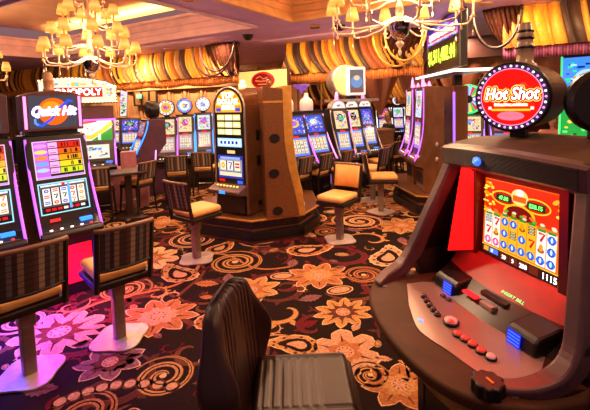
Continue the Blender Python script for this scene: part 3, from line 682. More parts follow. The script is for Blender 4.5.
# -- the left row, violet light strips
def quick_art(lit):
    def f(t, fo, rot, W, FL, r):
        h = W / 2 - .05
        q = MB(); y0, y1 = FL * .50, FL * .94
        q.rect(-h, y0, h, y1, (1.0, .72, .95), .005); q.rect(-h + .008, y0 + .02, h - .008, y1 - .008, (.10, .02, .05), .006)
        q.rect(-h + .008, y0 + .02, -h * .42, y1 - .008, (.75, .30, .9), .007)
        for i, c in enumerate(((1, .5, .85), (1, .85, .3), (1, .45, .1), (.3, .6, 1), (.6, .8, 1))): q.ell(-h * .70, y1 - .045 - i * .055, .052, .018, c, .008 + i * .0002, 12)
        rows = [(.85, .06, .03), (1, .28, .03), (1, .55, .03), (1, .8, .08), (.75, .85, .08)]; hh = (y1 - y0 - .05) / 5
        for i, c in enumerate(rows):
            ya = y1 - .012 - (i + 1) * hh
            q.rect(-h * .40, ya + .003, -h * .02, ya + hh - .006, (1, .62, .9), .007); q.rect(h * .0, ya + .003, h - .012, ya + hh - .006, c, .007)
            for k in range(5): x = r.uniform(h * .1, h * .85); q.rect(x, ya + .008, x + r.uniform(.006, .02), ya + hh - .014, (.02, .01, .01), .008 + k * .00005)
            q.rect(-h * .36, ya + .012, -h * .10, ya + .020, (.7, .1, .5), .008)
        q.rect(-h + .01, y0 + .004, h - .01, y0 + .018, (.7, .5, 1), .0075)
        q.build('pay_table_display', 'screen', t, fo, rot)
        q = MB(); ya, yb_ = FL * .10, FL * .455
        q.rect(-h, ya, h, yb_, (.55, .9, 1.0), .005); q.rect(-h + .01, ya + .01, h - .01, yb_ - .012, (.02, .015, .03), .006)
        q.rect(-h + .02, yb_ - .032, h - .02, yb_ - .016, (.9, .95, 1), .007)
        reels(q, -h + .025, ya + .075, h - .025, yb_ - .045, 5, 3, .0072, r, (.25, .2, .2), (1, .95, .9))
        for k in range(7): x = -h + .04 + k * (2 * h - .07) / 7; q.rect(x, ya + .03, x + .035, ya + .052, r.choice([(.9, .04, .04), (.9, .04, .04), WHT]), .007)
        q.rect(.03, ya + .03, .05, yb_ - .02, (.25, .6, 1), .0125)
        q.ell(0, yb_ - .024, .014, .014, (.9, .05, .05), .009); q.build('reel_display', 'screen', t, fo, rot)
        q = MB(); q.box(-h + .06, -h + .14, .01, .035, .0, .012); q.build('credit_meter', 'led_red', t, fo, rot)
    return f
LR = 'violet-lit slot machines in the left row'
base = atz(100, 222, .68); base0 = atz(42, 235, .68); mid = (base + base0) / 2; mid.z = 0; nrm = Vector((.707, -.707, 0)); uu = Vector((.707, .707, 0))
em('belly_red_glow', (.75, .01, .04), .22); em('belly_blue_glow', (.08, .05, .8), .25)  # belly panels glow in place of LED light reflected off them
def left_machine(k, label):
    p = mid - uu * 0.595 * k + nrm * -0.17
    t = slot(label, (p.x, p.y, 0), math.radians(45), W=.50, led='led_purple', zd=.68, zt=1.49, lean=.14, art=quick_art(True), top=None, seed=4 + k, group=LR, deckglow='led_blue', belly='belly_red_glow' if k == 0 else 'belly_blue_glow')
    q = MB(); q.prism([(-.13, 1.52), (.13, 1.52)] and [(-.25, 1.535), (.25, 1.535), (.25, 1.86), (.16, 1.89), (0, 1.905), (-.16, 1.89), (-.25, 1.86)], .16, .36, 'y'); tp = q.build('topper', 'mauve_body', t, bevel=.008)
    for s in ((-1, 1) if k == 0 else ()): q = MB(); q.box(s * .222 - .011, s * .222 + .011, .150, .162, 1.56, 1.85); q.build('light_strip', 'led_pink', tp)
    q = MB(); q.rect(-.195, 1.56, .195, 1.855, (.16, .15, .19), 0)
    if k == 0:
        q.ell(0, 1.71, .125, .125, (1, .28, .02), .001, 28); q.ell(-.015, 1.735, .08, .07, (1, .50, .04), .0015, 24)
        q.strip([(-.14, 1.60), (-.10, 1.585), (-.02, 1.64), (.06, 1.75), (.13, 1.81), (.165, 1.80)], [.03, .028, .02, .02, .028, .02], .002, (.10, .22, 1)); q.strip([(-.15, 1.65), (-.15, 1.61), (-.125, 1.59)], .02, .002, (.3, .5, 1))
    q.build('topper_display', 'screen', tp, (0, .158, 0), (PI / 2, 0, 0))
    if k == 0:
        for nm, mt, bo, yy in (('lettering_edge', 'txt_blue', .014, .1545), ('lettering_outline', 'txt_gold', .0085, .1535), ('lettering', 'txt_white', .002, .152)):
            text(nm, 'Quick Hit', .116, mt, tp, (0, yy, 1.712), shear=.35, bold=bo * .7, sx=.78)
    q = MB(); q.smooth = True; q.lathe([(.045, 0), (.05, .02), (.042, .03), (.042, .09), (.048, .10), (.04, .115), (.04, .15), (.03, .165), (.03, .18), (0, .185)], 16, (0, .26, 1.895)); q.build('signal_lamp', mat('amber_signal_lamp', (0.62, 0.30, 0.13), 0.35) if 'amber' not in M else M['amber'], t); M['amber'] = bpy.data.materials['amber_signal_lamp']
    q = MB(); q.box(-.2, .2, .18, .34, 1.46, 1.55); q.build('topper_bracket', 'black', t)
    return t
left_machine(0, 'violet-lit slot machine with an oval orange and blue logo topper, at left')
left_machine(1, 'violet-lit slot machine with a dark topper, cut by the left edge')
# under-counter glow of the left row
for p, c, pw in ((mid - uu * .62, (0.06, 0.05, 1.0), 26), (mid, (1.0, 0.02, 0.10), 13), (mid - uu * .35, (0.4, 0.03, 1.0), 10)):
    light('under_deck_lamp', 'AREA', (p.x + .16, p.y - .16, .57), pw, c, .34, (0, 0, math.radians(45)), .06)

# -- board-game machine with marquee
p = Vector((-3.32, 6.55, 0)); yw = yaw_of(.42, -.9)
def mono_art(t, fo, rot, W, FL, r):
    h = W / 2 - .04
    q = MB(); q.rect(-h, FL * .50, h, FL * .98, (.96, .93, .86), .005)
    q.col = (.02, .5, .10); q.poly([(-h * .1, FL * .50), (h, FL * .50), (h, FL * .80)], .006)
    q.strip([(-h, FL * .62), (-h * .1, FL * .58), (h * .5, FL * .72), (h, FL * .9)], .07, .0065, (1, .75, .1)); q.strip([(-h, FL * .95), (-h * .4, FL * .93), (h * .2, FL * .975)], .05, .007, (.9, .12, .03))
    q.rect(h * .25, FL * .51, h * .40, FL * .66, WHT, .0072); confetti(q, -h, FL * .68, h * .3, FL * .9, 12, .0075, r, [(.9, .1, .1), (.1, .1, .1)], .015); q.build('board_display', 'screen', t, fo, rot)
    q = MB(); q.rect(-h * .8, FL * .08, h * .8, FL * .40, (.9, .85, .75), .005); confetti(q, -h * .78, FL * .09, h * .78, FL * .39, 40, .006, r, [(.1, .4, .9), (.9, .5, .1), (1, 1, 1), (.1, .1, .2), (.2, .8, .9)], .03); q.build('lower_display', 'screen', t, fo, rot)
mt = slot('slot machine with a board-game screen in white, yellow and green under a bulb-lit marquee', p, yw, W=.66, led='led_purple', zd=.78, zt=1.52, lean=.2, art=mono_art, top=None, seed=31)
q = MB(); q.box(-.36, .36, .16, .24, 1.50, 1.53); q.build('shelf_light', 'led_purple', mt)
q = MB(); q.box(-.33, .33, .25, .5, 1.5, 1.75); q.build('dark_hood', 'maroon', mt)
q = MB(); q.prism([(-.75, 1.72), (.40, 1.72), (.40, 2.02), (.25, 2.10), (0, 2.15), (-.25, 2.17), (-.5, 2.15), (-.75, 2.1)], .16, .34, 'y'); mq = q.build('marquee', 'mauve_body', mt, bevel=.01); mq.location.z = .07
q = MB(); q.col = (1, .90, .74); q.poly([(-.73, 1.74), (.38, 1.74), (.38, 2.01), (.24, 2.085), (0, 2.13), (-.25, 2.15), (-.5, 2.13), (-.73, 2.08)], .001); q.rect(-.66, 1.83, .18, 1.99, (.85, .03, .03), .002)
confetti(q, -.7, 2.0, .3, 2.09, 14, .003, random.Random(2), [(.2, .6, 1), (1, .7, .2), (.3, .8, .9)], .05); confetti(q, .2, 1.76, .36, 2.0, 14, .003, random.Random(3), [(.2, .6, 1), (1, .7, .2), (.9, .3, .1)], .035)
q.build('marquee_face', 'screen', mq, (0, .158, 0), (PI / 2, 0, 0)); text('lettering', 'MONOPOLY', .15, 'txt_white', mq, (-.24, .152, 1.91), bold=.004, sx=.95)
q = MB()
for i in range(22): q.lathe([(.020, 0), (.014, .014), (0, .018)], 8, (-.72 + i * .0525, .156, 1.755), 'y')
for i in range(6): q.lathe([(.020, 0), (.014, .014), (0, .018)], 8, (.375, .156, 1.755 + i * .05), 'y')
for i in range(22): x = -.72 + i * .0525; z = 2.155 - .35 * max(0, x + .25) ** 2 - .2 * (max(0, -x - .3)) ** 2; q.lathe([(.020, 0), (.014, .014), (0, .018)], 8, (x, .156, z - .02), 'y')
tag(q.build('marquee_bulbs', 'bulb', mq), kind='stuff')
q = MB(); q.prism([(.42, 1.55), (.54, 1.55), (.58, 1.98), (.46, 2.02)], .2, .25, 'y'); sp_ = q.build('side_sign', 'purple_panel', mt)
q = MB(); q.col = (.9, .8, .8); q.poly([(.43, 1.56), (.53, 1.56), (.57, 1.97), (.465, 2.01)], .001); confetti(q, .43, 1.57, .54, 1.97, 26, .002, random.Random(6), BR, .035); q.build('side_sign_face', 'screen', sp_, (0, .198, 0), (PI / 2, 0, 0))
# white gaming unit partly seen between the toppers
slot('slot machine with pale screens half hidden behind the oval logo topper', (-3.75, 5.9, 0), yw, W=.55, led='led_violet', zt=1.45, top=None, seed=77)

# -- row of round-topped machines
RG = 'blue and purple round-topped slot machines'
def at_row(px, d): q_ = aty(px, 150, d); return Vector((q_.x, q_.y, 0))
slot('round-topped slot machine with a gold emblem disc, leftmost of its row', at_row(167, 7.8), yaw_of(.22, -.97), W=.42, led='led_pink', led2='led_purple', top='disc', seed=11, group=RG, topcols=(WHT, (1, .6, .1)), zt=1.47, lean=.2)
slot('round-topped slot machine with blue strips, in the middle of its row', at_row(186, 8.2), yaw_of(.22, -.97), W=.38, led='led_violet', led2='led_blue', top='disc', seed=12, group=RG, topcols=((.35, .5, 1), WHT), zt=1.5, lean=.2)
slot('round-topped slot machine with a white and blue disc, nearest the arch-topped machine', at_row(205, 8.6), yaw_of(.22, -.97), W=.38, led='led_blue', led2='led_blue', top='disc', seed=13, group=RG, topcols=(WHT, (.9, .85, 1)), zt=1.52, lean=.2)
slot('slot machine with a plain black disc on top, facing away to the left', at_row(137, 7.7), yaw_of(-.80, -.60), W=.46, led='led_blue', top='blackdisc', seed=14, group=RG, zt=1.45, facecol='purple_panel')
for i, (px, d, lb) in enumerate(((121, 10.2, 'small distant machine with cream screens left of the black disc'), (131, 10.0, 'small distant machine with cream screens, right one before the panelled wall'))):
    slot(lb, at_row(px, d), yaw_of(.3, -.95), W=.5, led='dark', top=None, seed=50 + i, zt=1.4, group='distant machines by the panelled wall')
q = MB(); q.box(-.3, .3, -.2, .25, 0, .62); q.box(-.34, .34, -.24, .29, .62, .66); q.box(-.12, .12, -.1, .1, .66, .95)
tag(q.build('counter', mat('magenta_lit_counter', (.42, .16, .18), .4), None, at_row(128, 6.9), (0, 0, .3), bevel=.01), 'low reddish counter with a pale box on top beside the left aisle chair', 'counter')
q = MB(); q.box(-.26, .26, -.26, .26, .68, .72); q.box(-.05, .05, -.05, .05, .02, .68); q.lathe([(.22, 0), (.2, .02), (0, .03)], 20)
tag(q.build('drinks_table', 'dark', None, (-2.66, 6.25, 0), (0, 0, .5), bevel=.008), 'small dark table between the left aisle chair and the board-game machine', 'table')

# ------------------------------------------------------------------ centre bank
def podium(name, label, pts, h=0.3):
    t = thing(name, label, 'podium'); c = sum((Vector(p) for p in pts), Vector((0, 0))) / len(pts)
    def sc(k): return [tuple(c + (Vector(p) - c) * k) for p in pts]
    q = MB(); q.prism(sc(1.0), h - .025, h, 'z'); q.build('top_edge', 'brass', t, bevel=.006)
    q = MB(); q.prism(sc(.985), h, h + .004, 'z'); q.build('top_surface', 'bronze_dark', t)
    q = MB(); q.prism(sc(.90), .17, h - .025, 'z'); q.build('riser', 'dark', t)
    q = MB(); q.prism(sc(.93), .145, .17, 'z'); q.build('middle_band', 'bronze_dark', t)
    q = MB(); q.prism(sc(1.02), .04, .145, 'z'); q.build('toe_box', 'black', t)
    q = MB(); q.prism(sc(1.0), 0.002, .04, 'z'); q.build('kick_plate', 'bronze_dark', t)
    return t
podium('slot_podium', 'dark angular podium with a gold top edge under the arch-topped slot machine', [(-1.42, 5.2), (-.56, 4.78), (.07, 5.0), (.30, 5.45), (.25, 6.3), (-.35, 6.55), (-1.25, 6.2), (-1.55, 5.6)])
n1 = Vector((-.56, -.828, 0)); f1 = atz(231, 215, .3); f1 += n1 * -0.02; f1.z = .304
t = thing('arch_slot_machine', 'tall arch-topped reel slot machine with glowing yellow top glass, on the centre podium', 'slot machine', f1, yaw_of(n1.x, n1.y))
t.scale = (1.12, 1, 1)
def arch_pts(w_, zs, zb, ry): return [(-w_, zb), (w_, zb)] + [(w_ * math.cos(PI * i / 20), zs + ry * math.sin(PI * i / 20)) for i in range(21)]
q = MB(); q.prism(arch_pts(.235, 1.36, 0, .27), .02, .58, 'y'); q.build('cabinet', 'bronze', t, bevel=.02)
q = MB(); k = arch_pts(.235, 1.36, 0.02, .27); q.tube([(x, .015, z) for x, z in k[1:] + k[:1]], .013, 6); q.build('edge_trim', 'steel', t, smooth=True)
q = MB(); q.prism(arch_pts(.215, 1.36, 0.02, .25), .008, .03, 'y'); q.build('front_panel', 'black', t)
rr_ = random.Random(5)
q = MB(); q.col = (1.0, .52, .05); q.poly([(.200 * math.cos(PI * i / 20), 1.36 + .238 * math.sin(PI * i / 20)) for i in range(21)] + [(-.200, 1.315), (.200, 1.315)], .001)
for i in range(17): th = PI * (i + .5) / 17; q.strip([(.08 * math.cos(th), 1.38 + .08 * math.sin(th)), (.19 * math.cos(th), 1.36 + .225 * math.sin(th))], [.005, .018], .002, (1, .85, .35) if i % 2 else (1, .30, .03))
q.rect(-.10, 1.345, .10, 1.41, (1, .95, .75), .003); q.rect(-.185, 1.325, -.11, 1.37, (.15, .15, .6), .003); q.rect(.11, 1.325, .185, 1.37, (.15, .15, .6), .003)
gl = q.build('arch_glass', 'screen_bright', t, (0, .006, 0), (PI / 2, 0, 0)); 
text('lettering', 'TOP', .095, 'txt_white', gl, (0, 1.53, .006), (0, 0, 0), bold=.004, sx=.95); text('lettering', 'DOLLAR', .085, 'txt_white', gl, (0, 1.45, .006), (0, 0, 0), bold=.004, sx=.95)
for r_ in range(3):
    for c_ in range(3):
        q = MB(); q.rect(-.175 + c_ * .12, 1.215 - r_ * .092, -.065 + c_ * .12, 1.285 - r_ * .092, (1, .80, .38) if c_ != 1 else (1, .92, .62), 0); q.rect(-.155 + c_ * .12, 1.235 - r_ * .092, -.085 + c_ * .12, 1.262 - r_ * .092, (1, .97, .82), .001); q.build('prize_box', 'screen_bright', t, (0, .005, 0), (PI / 2, 0, 0))
q = MB(); q.rect(-.185, .875, .185, .985, (.55, .75, 1), 0); q.rect(-.165, .895, .165, .965, (.75, .9, 1), .001); 
for i in range(5): q.rect(-.14 + i * .058, .91, -.105 + i * .058, .95, (.05, .1, .5), .002)
q.build('blue_display', 'screen_bright', t, (0, .005, 0), (PI / 2, 0, 0))
q = MB(); q.rect(-.04, .79, .08, .83, (1, .75, .45), 0); q.build('name_plate', 'screen', t, (0, .005, 0), (PI / 2, 0, 0))
q = MB(); q.rect(-.19, .47, .19, .765, (.10, .12, .5), 0); reels(q, -.165, .57, .165, .70, 3, 1, .001, rr_, (.6, .6, .7)); q.rect(-.17, .50, .17, .55, (1, .82, .6), .002); q.rect(-.19, .60, -.172, .66, (1, .8, .1), .003); q.rect(-.15, .715, .15, .745, (.5, .6, 1), .002); q.build('reel_window', 'screen', t, (0, .005, 0), (PI / 2, 0, 0))
q = MB(); q.rect(-.18, .42, -.09, .455, (.9, .02, .02), 0); q.rect(.10, .41, .18, .45, (.1, .3, 1), 0); q.build('meter', 'screen', t, (0, .005, 0), (PI / 2, 0, 0))
q = MB(); q.prism([(.01, .40), (-.12, .355), (-.15, .33), (-.14, .29), (.01, .26)], -.24, .24); dk = q.build('control_deck', 'mauve_body', t, bevel=.008)
for i in range(7):
    q = MB(); q.smooth = True; q.lathe([(.014, 0), (.014, .012), (0, .016)], 10, (-.16 + i * .05, -.05, .375)); q.build('button', 'txt_gold', dk)
q = MB(); q.box(-.06, .03, -.152, -.14, .30, .335); q.build('blue_button', 'led_blue', dk)
q = MB(); q.box(-.2, .2, -.01, .01, .02, .25); q.build('belly_door', 'dark', t, bevel=.01)
for z in (.95, .62, .10): q = MB(); q.box(.232, .242, .22, .30, z, z + .13 if z > .3 else z + .06); q.build('side_slot', 'black', t, bevel=.02)
q = MB(); q.smooth = True; q.lathe([(.04, 0), (.045, .03), (.03, .06), (.03, .10), (0, .11)], 14, (0, .3, 1.625)); q.build('signal_lamp', 'bulb', t)
# second machine of the bank, seen from its side
n2 = Vector((.97, .24, 0)); c2 = atz(272, 219, .3) ; side = Vector((.34, -.94, 0))
def side_machine(label, corner, n_, W_, H_, z0, group=None, hole=True):
    # corner = the near, rear lower corner of the visible side; the machine faces n_
    back = -n_; u_ = Vector((-n_.y, n_.x, 0)) # machine's +x
    D = .40; base_ = corner + n_ * D - Vector((math.cos(yaw_of(n_.x, n_.y)), math.sin(yaw_of(n_.x, n_.y)), 0)) * (-W_ / 2)
    t = thing('slot_machine', label, 'slot machine', (base_.x, base_.y, z0), yaw_of(n_.x, n_.y), group); h = W_ / 2
    q = MB(); q.prism([(0.05, 0), (0.10, .45), (.20, .85), (.22, H_ - .03), (.46, H_), (.46, 0)], -h, h); q.build('cabinet', 'bronze_dark', t, bevel=.006)
    q = MB(); q.prism([(-.03, 0), (-.0, .30), (.06, .60), (.10, .95), (.11, H_ + .005), (.22, H_ + .005), (.215, .95), (.17, .6), (.09, .25), (.05, 0)], -h - .008, h + .008); q.build('brass_front_frame', 'brass', t, bevel=.008)
    q = MB(); q.box(-h - .006, h + .006, .22, .46, H_ - .20, H_ - .175); q.build('brass_band', 'brass', t)
    if hole:
        for s in (-1, 1):
            for y0, z in ((.28, .93), (.30, .50), (.27, .03)):
                q = MB(); q.prism([(y0 + .055 + .065 * math.cos(2 * PI * i / 16), z + .06 + .055 * math.sin(2 * PI * i / 16)) for i in range(16)], s * h - .004, s * (h + .01)); q.build('side_slot', 'black', t)
    q = MB(); q.rect(-h + .04, .75, h - .04, 1.15, (.9, .75, .5), 0); reels(q, -h + .05, .78, h - .05, 1.1, 3, 2, .001, random.Random(9)); q.build('reel_window', 'screen', t, (0, .04, 0), (PI / 2 - .08, 0, 0))
    q = MB(); q.prism([(.08, .40), (.0, .36), (-.02, .30), (.06, .25)], -h, h); q.build('control_deck', 'mauve_body', t, bevel=.008)
    q = MB(); q.smooth = True; q.lathe([(.03, 0), (.035, .04), (.03, .1), (0, .11)], 12, (0, .34, H_)); q.build('signal_lamp', 'bronze', t)
    return t
s2 = side_machine('brown and brass slot machine seen from the side, sharing the podium with the arch-topped machine', c2, n2, .46, 1.62, .304)
q = MB(); q.smooth = True; q.lathe([(.028, 0), (.036, .10), (.034, .10), (.026, .006), (0, .006)], 16)
pc = atz(304, 211, .304); tag(q.build('glass_cup', mat('white_cup', (.85, .78, .74), .2), None, (pc.x - .02, pc.y + .06, .306)), 'small white cup on the podium corner beside the brass machine', 'cup')
# oval sign on a lit back panel behind the bank
t = thing('lit_wall_sign', 'red oval sign on a glowing cream backlit panel behind the arch-topped machine', 'sign', aty(263, 80.5, 8.6), RYAW)
q = MB(); q.box(-.72, .62, .02, .10, -.22, .24); q.build('frame', 'maroon', t, bevel=.01)
q = MB(); q.box(-.69, .59, .005, .02, -.19, .21); q.build('lit_panel', 'yellow_box', t)
q = MB(); q.smooth = True; q.lathe([(.30, 0), (.29, .03), (0, .03)], 32, (0, 0, 0), 'y'); o = q.build('oval_plate', 'lamp_red', t, (0, 0, 0)); o.scale = (1, 1, .62)
q = MB(); q.ell(0, 0, .25, .15, (.45, .015, .02), 0, 28); q.strip([(-.16, .05), (-.05, .09), (.02, .03), (.15, .06)], .02, .001, (1, .35, .15)); q.strip([(-.18, 0), (-.02, -.02), (.16, .0)], .03, .001, (1, .3, .12)); q.strip([(-.12, -.08), (.12, -.08)], .02, .001, (1, .4, .15)); q.build('plate_art', 'screen', t, (0, -.034, 0), (PI / 2, 0, 0))

# ------------------------------------------------------------------ machines right of the centre bank, along the room's axis
def rowp(a, b): return ab(a, b, 0)
PG = 'pink-lit machines with bottle-shaped toppers'
yb_ = yaw_of(BX.x, BX.y) + math.radians(-24)
slot('pink-lit slot machine with a glass bottle topper, nearest the brass machine', rowp(5.75, -3.38), yb_, W=.55, led='led_pink', led2='led_purple', top='bottle', seed=21, group=PG, zt=1.50, lean=.2)
slot('pink-lit slot machine with a glass bottle topper, the farther of the pair', rowp(6.32, -3.30), yb_, W=.55, led='led_purple', led2='led_pink', top='bottle', seed=22, group=PG, zt=1.50, lean=.2)
q = MB(); q.smooth = True; q.lathe([(.015, 0), (.03, .05), (.16, .16), (.155, .165), (.02, .06), (0, .05)], 20); tag(q.build('funnel_lamp', mat('violet_funnel', (.20, .08, .55), .3, emit=.5), None, rowp(6.45, -3.7) + Vector((0, 0, 1.86))), 'violet funnel-shaped lamp above the bottle toppers', 'lamp')
q = MB(); q.prism([(-.30, 0), (.32, 0), (.10, 1.52), (-.10, 1.52)], -.05, .35, 'y'); t_ = q.build('slanted_cabinet', 'purple_panel', None, rowp(6.95, -3.1), (0, 0, yaw_of(.1, -1)), bevel=.01); tag(t_, 'purple-brown tapering cabinet end between the pink-lit pair and the curved-top trio', 'cabinet')
for s in (-1, 1): q = MB(); q.tube([(s * .29, -.06, .1), (s * .10, -.06, 1.5)], .012, 6); q.build('light_strip', 'led_pink', t_)
TG = 'curved-top trio of slot machines'
yt = yaw_of(.35, -.94)
for i, (px, d, lb) in enumerate(((345, 7.3, 'left machine of the curved-top trio under the round sign'), (358, 7.75, 'middle machine of the curved-top trio under the round sign'), (371, 8.2, 'right machine of the curved-top trio under the round sign'))):
    slot(lb, at_row(px, d), yt, W=.36, led='steel', top='arch', seed=24 + i, group=TG, zt=1.56, lean=.22, facecol='black')
t = thing('overhead_sign', 'round drum sign with a tilted picture screen above the curved-top trio', 'sign', aty(353, 80, 7.9), yaw_of(.25, -.97))
q = MB(); q.smooth = True; q.lathe([(.30, -.20), (.315, -.18), (.315, .18), (.30, .20)], 32, (-.12, .2, 0), 'y'); o = q.build('drum', 'steel', t)
q = MB(); q.smooth = True; q.lathe([(.285, 0), (.285, .02), (0, .02)], 32, (-.12, -.005, 0), 'y'); q.build('lit_face', 'yellow_box', t)
q = MB(); q.box(-.20, .18, -.20, -.10, -.30, .24); em('frame_glow', (.75, .68, .72), .7); q.build('screen_frame', 'frame_glow', t, bevel=.02)
q = MB(); q.rect(-.15, -.25, .13, .19, (.30, .26, .30), 0); q.ell(-.01, -.04, .12, .12, (.3, .45, .7), .001); q.ell(-.01, .03, .06, .05, (.9, .7, .5), .002); q.rect(-.15, -.25, .13, -.17, (.4, .2, .15), .003); q.build('picture_screen', 'screen', t, (0, -.205, 0), (PI / 2, 0, 0))
q = MB(); q.box(-.50, .45, -.2, .3, -.42, -.37); q.build('shelf', 'steel', t); q = MB(); q.box(-.05, .05, .1, .2, -2.1, -.42); q.box(-.1, .1, .1, .2, -.38, -.29); q.build('post', 'black', t)
# desk and sitting man in the far aisle
q = MB(); q.box(-.28, .28, -.25, .25, .02, 1.02); q.box(-.31, .31, -.28, .28, 1.02, 1.07); q.box(-.26, .26, -.262, -.25, .1, .95)
tag(q.build('host_stand', mat('brown_veneer', (.24, .10, .05), .45), None, at_row(377, 8.7), (0, 0, .2), bevel=.008), 'brown wooden host stand in the far middle aisle', 'desk')

# ------------------------------------------------------------------ people
def skin_body(name, m_, parent, pts, edges, rad, sub=2):
    me = bpy.data.meshes.new(name); me.from_pydata(pts, edges, []); me.materials.append(M[m_]); o = bpy.data.objects.new(name, me); COL.objects.link(o); o.parent = parent
    bm = bmesh.new(); bm.from_mesh(me); ly = bm.verts.layers.skin.verify(); bm.verts.ensure_lookup_table()
    for i, v in enumerate(bm.verts): v[ly].radius = rad[i] if isinstance(rad[i], tuple) else (rad[i], rad[i]); v[ly].use_root = (i == 0)
    bm.to_mesh(me); bm.free(); o.modifiers.new('skin', 'SKIN').use_smooth_shade = True; s = o.modifiers.new('s', 'SUBSURF'); s.levels = s.render_levels = sub
    return o
def seated(label, loc, yaw, cloth, zseat, hair='hair', trousers='suit'):
    t = thing('person', label, 'person', loc, yaw); z = zseat
    # pelvis, waist, chest, neck base | shoulders, arms | thighs, shins, feet   (the person faces -Y)
    P = [(0, .0, z + .09), (0, .01, z + .27), (0, 0, z + .44), (0, 0, z + .55), (.17, .0, z + .50), (.24, -.04, z + .27), (.20, -.24, z + .20), (-.17, 0, z + .50), (-.24, -.04, z + .27), (-.20, -.24, z + .20),
         (.10, -.02, z + .07), (.13, -.40, z + .06), (.12, -.42, .08), (.12, -.53, .05), (-.10, -.02, z + .07), (-.13, -.40, z + .06), (-.12, -.42, .08), (-.12, -.53, .05)]
    E_ = [(0, 1), (1, 2), (2, 3), (2, 4), (4, 5), (5, 6), (2, 7), (7, 8), (8, 9), (0, 10), (10, 11), (11, 12), (12, 13), (0, 14), (14, 15), (15, 16), (16, 17)]
    Rr = [(.16, .12), (.14, .11), (.16, .12), .06, .075, .052, .038, .075, .052, .038, .09, .068, .045, .035, .09, .068, .045, .035]
    skin_body('body', cloth, t, P, E_, Rr)
    hd = MB(); hd.smooth = True; cz = z + .72
    hd.lathe([(0, -.13), (.045, -.12), (.066, -.08), (.078, -.02), (.080, .04), (.066, .09), (.035, .12), (0, .13)], 18, (0, -.02, cz)); hd.lathe([(.05, -.20), (.046, -.08)], 12, (0, .0, cz)); hd.tube([(0, -.095, cz + .015), (0, -.118, cz - .02), (0, -.095, cz - .03)], [.008, .014, .008], 6)
    for s in (-1, 1): hd.lathe([(0, -.025), (.018, 0), (0, .025)], 8, (s * .082, -.01, cz - .01))
    h_ = hd.build('head', 'skin', t)
    f = MB()
    for s in (-1, 1): f.lathe([(0, -.008), (.011, 0), (0, .008)], 8, (s * .03, -.093, cz + .02))
    f.box(-.022, .022, -.094, -.088, cz - .058, cz - .050); f.build('eyes_and_mouth', 'maroon', h_)
    hr = MB(); hr.smooth = True; hr.lathe([(.082, -.03), (.090, .03), (.078, .09), (.045, .13), (0, .145)], 18, (0, .012, cz)); hr.build('hair', hair, t)
    for s in (-1, 1):
        pp = [(s * .20, -.24, z + .20), (s * .19, -.30, z + .19), (s * .185, -.34, z + .185)]; ed = [(0, 1), (1, 2)]; rd = [.026, (.036, .016), (.036, .014)]
        for k in range(4):
            n0 = len(pp); x = s * (.185 + (k - 1.5) * .02); ln = (.055, .07, .075, .06)[k]
            pp += [(x, -.345, z + .183), (x, -.345 - ln * .6, z + .178), (x, -.345 - ln, z + .160)]; ed += [(2, n0), (n0, n0 + 1), (n0 + 1, n0 + 2)]; rd += [.010, .009, .008]
        n0 = len(pp); pp += [(s * .145, -.30, z + .185), (s * .135, -.335, z + .178)]; ed += [(1, n0), (n0, n0 + 1)]; rd += [.011, .009]
        skin_body('hand', 'skin', t, pp, ed, rd, 1)
    return t
pm = at_row(389, 9.3); q_ = dup(L1, (pm.x, pm.y, 0), yaw_of(-.95, .3), 'chair under the seated person in black', LG)
seated('person in a black suit sitting in the far aisle beside the wooden stand, facing left', (pm.x, pm.y, 0), yaw_of(-.95, -.25), 'suit', .58)
pm = at_row(553, 6.6); dup(L1, (pm.x, pm.y, 0), yaw_of(-.5, -.85), 'chair under the person in salmon, behind the near machine', LG)
seated('person in a salmon shirt sitting behind the near machine, under the drum sign', (pm.x, pm.y, 0), yaw_of(-.35, -.94), 'shirt', .58)

# ------------------------------------------------------------------ right bank
podium('slot_podium', 'dark podium with a gold edge under the purple-lit side-on machines at right', [(1.62, 6.6), (1.75, 5.78), (2.15, 5.6), (3.1, 5.8), (3.2, 6.9), (2.6, 7.6), (1.9, 7.5)])
SG = 'tall purple-lit machines seen from the side on the right podium'
for i, (px, d, lb) in enumerate(((419, 6.1, 'nearer of the two side-on machines with tall lit glass on the right podium'), (409, 6.75, 'farther of the two side-on machines with tall lit glass on the right podium'))):
    pp = at_row(px, d)
    t = slot(lb, (pp.x, pp.y, .304), yaw_of(-.99, .05), W=.44, led='led_purple', top=None, seed=60 + i, z0=0, zd=.50, zt=1.58, lean=.03, ex_=4, group=SG, facecol='bronze', deckglow='led_pink'); t.scale = (1, .62, 1)
    q = MB()
    for k, (y, hh) in enumerate(((.16, .22), (.26, .12), (.10, .10))): q.smooth = True; q.lathe([(.04, 0), (.05, .03), (.03, hh * .7), (0, hh)], 10, (-.12 + k * .12, y, 1.56))
    q.build('topper_ornaments', 'led_pink', t)
    for z in (.72, .50): q = MB(); q.smooth = True; q.lathe([(.045, .222), (.045, .23), (0, .232)], 18, (0, 0, 0)); o = q.build('side_lamp', 'steel', t, (0, .33, z), (0, PI / 2, 0))
pe = at_row(455, 6.6)
q = MB(); q.box(-.12, .12, -.2, .25, 0, 1.6); t_ = q.build('end_panel', 'bronze_dark', None, (pe.x, pe.y, .304), (0, 0, .1), bevel=.015); tag(t_, 'brown column panel between the side-on machines and the prize-wheel machine', 'panel')
q = MB(); q.box(-.125, -.10, -.205, -.17, .4, 1.5); q.build('light_strip', 'led_violet', t_)
pe = at_row(446, 6.9); q = MB(); q.box(-.10, .10, -.2, .2, 0, 1.15); q.box(-.12, .12, -.22, .22, 1.15, 1.2); t_ = q.build('short_cabinet', 'dark', None, (pe.x, pe.y, .304), (0, 0, .1), bevel=.01); tag(t_, 'short dark cabinet between the side-on machines and the brown column panel', 'cabinet')
WG = 'prize-wheel machines behind the near machine'
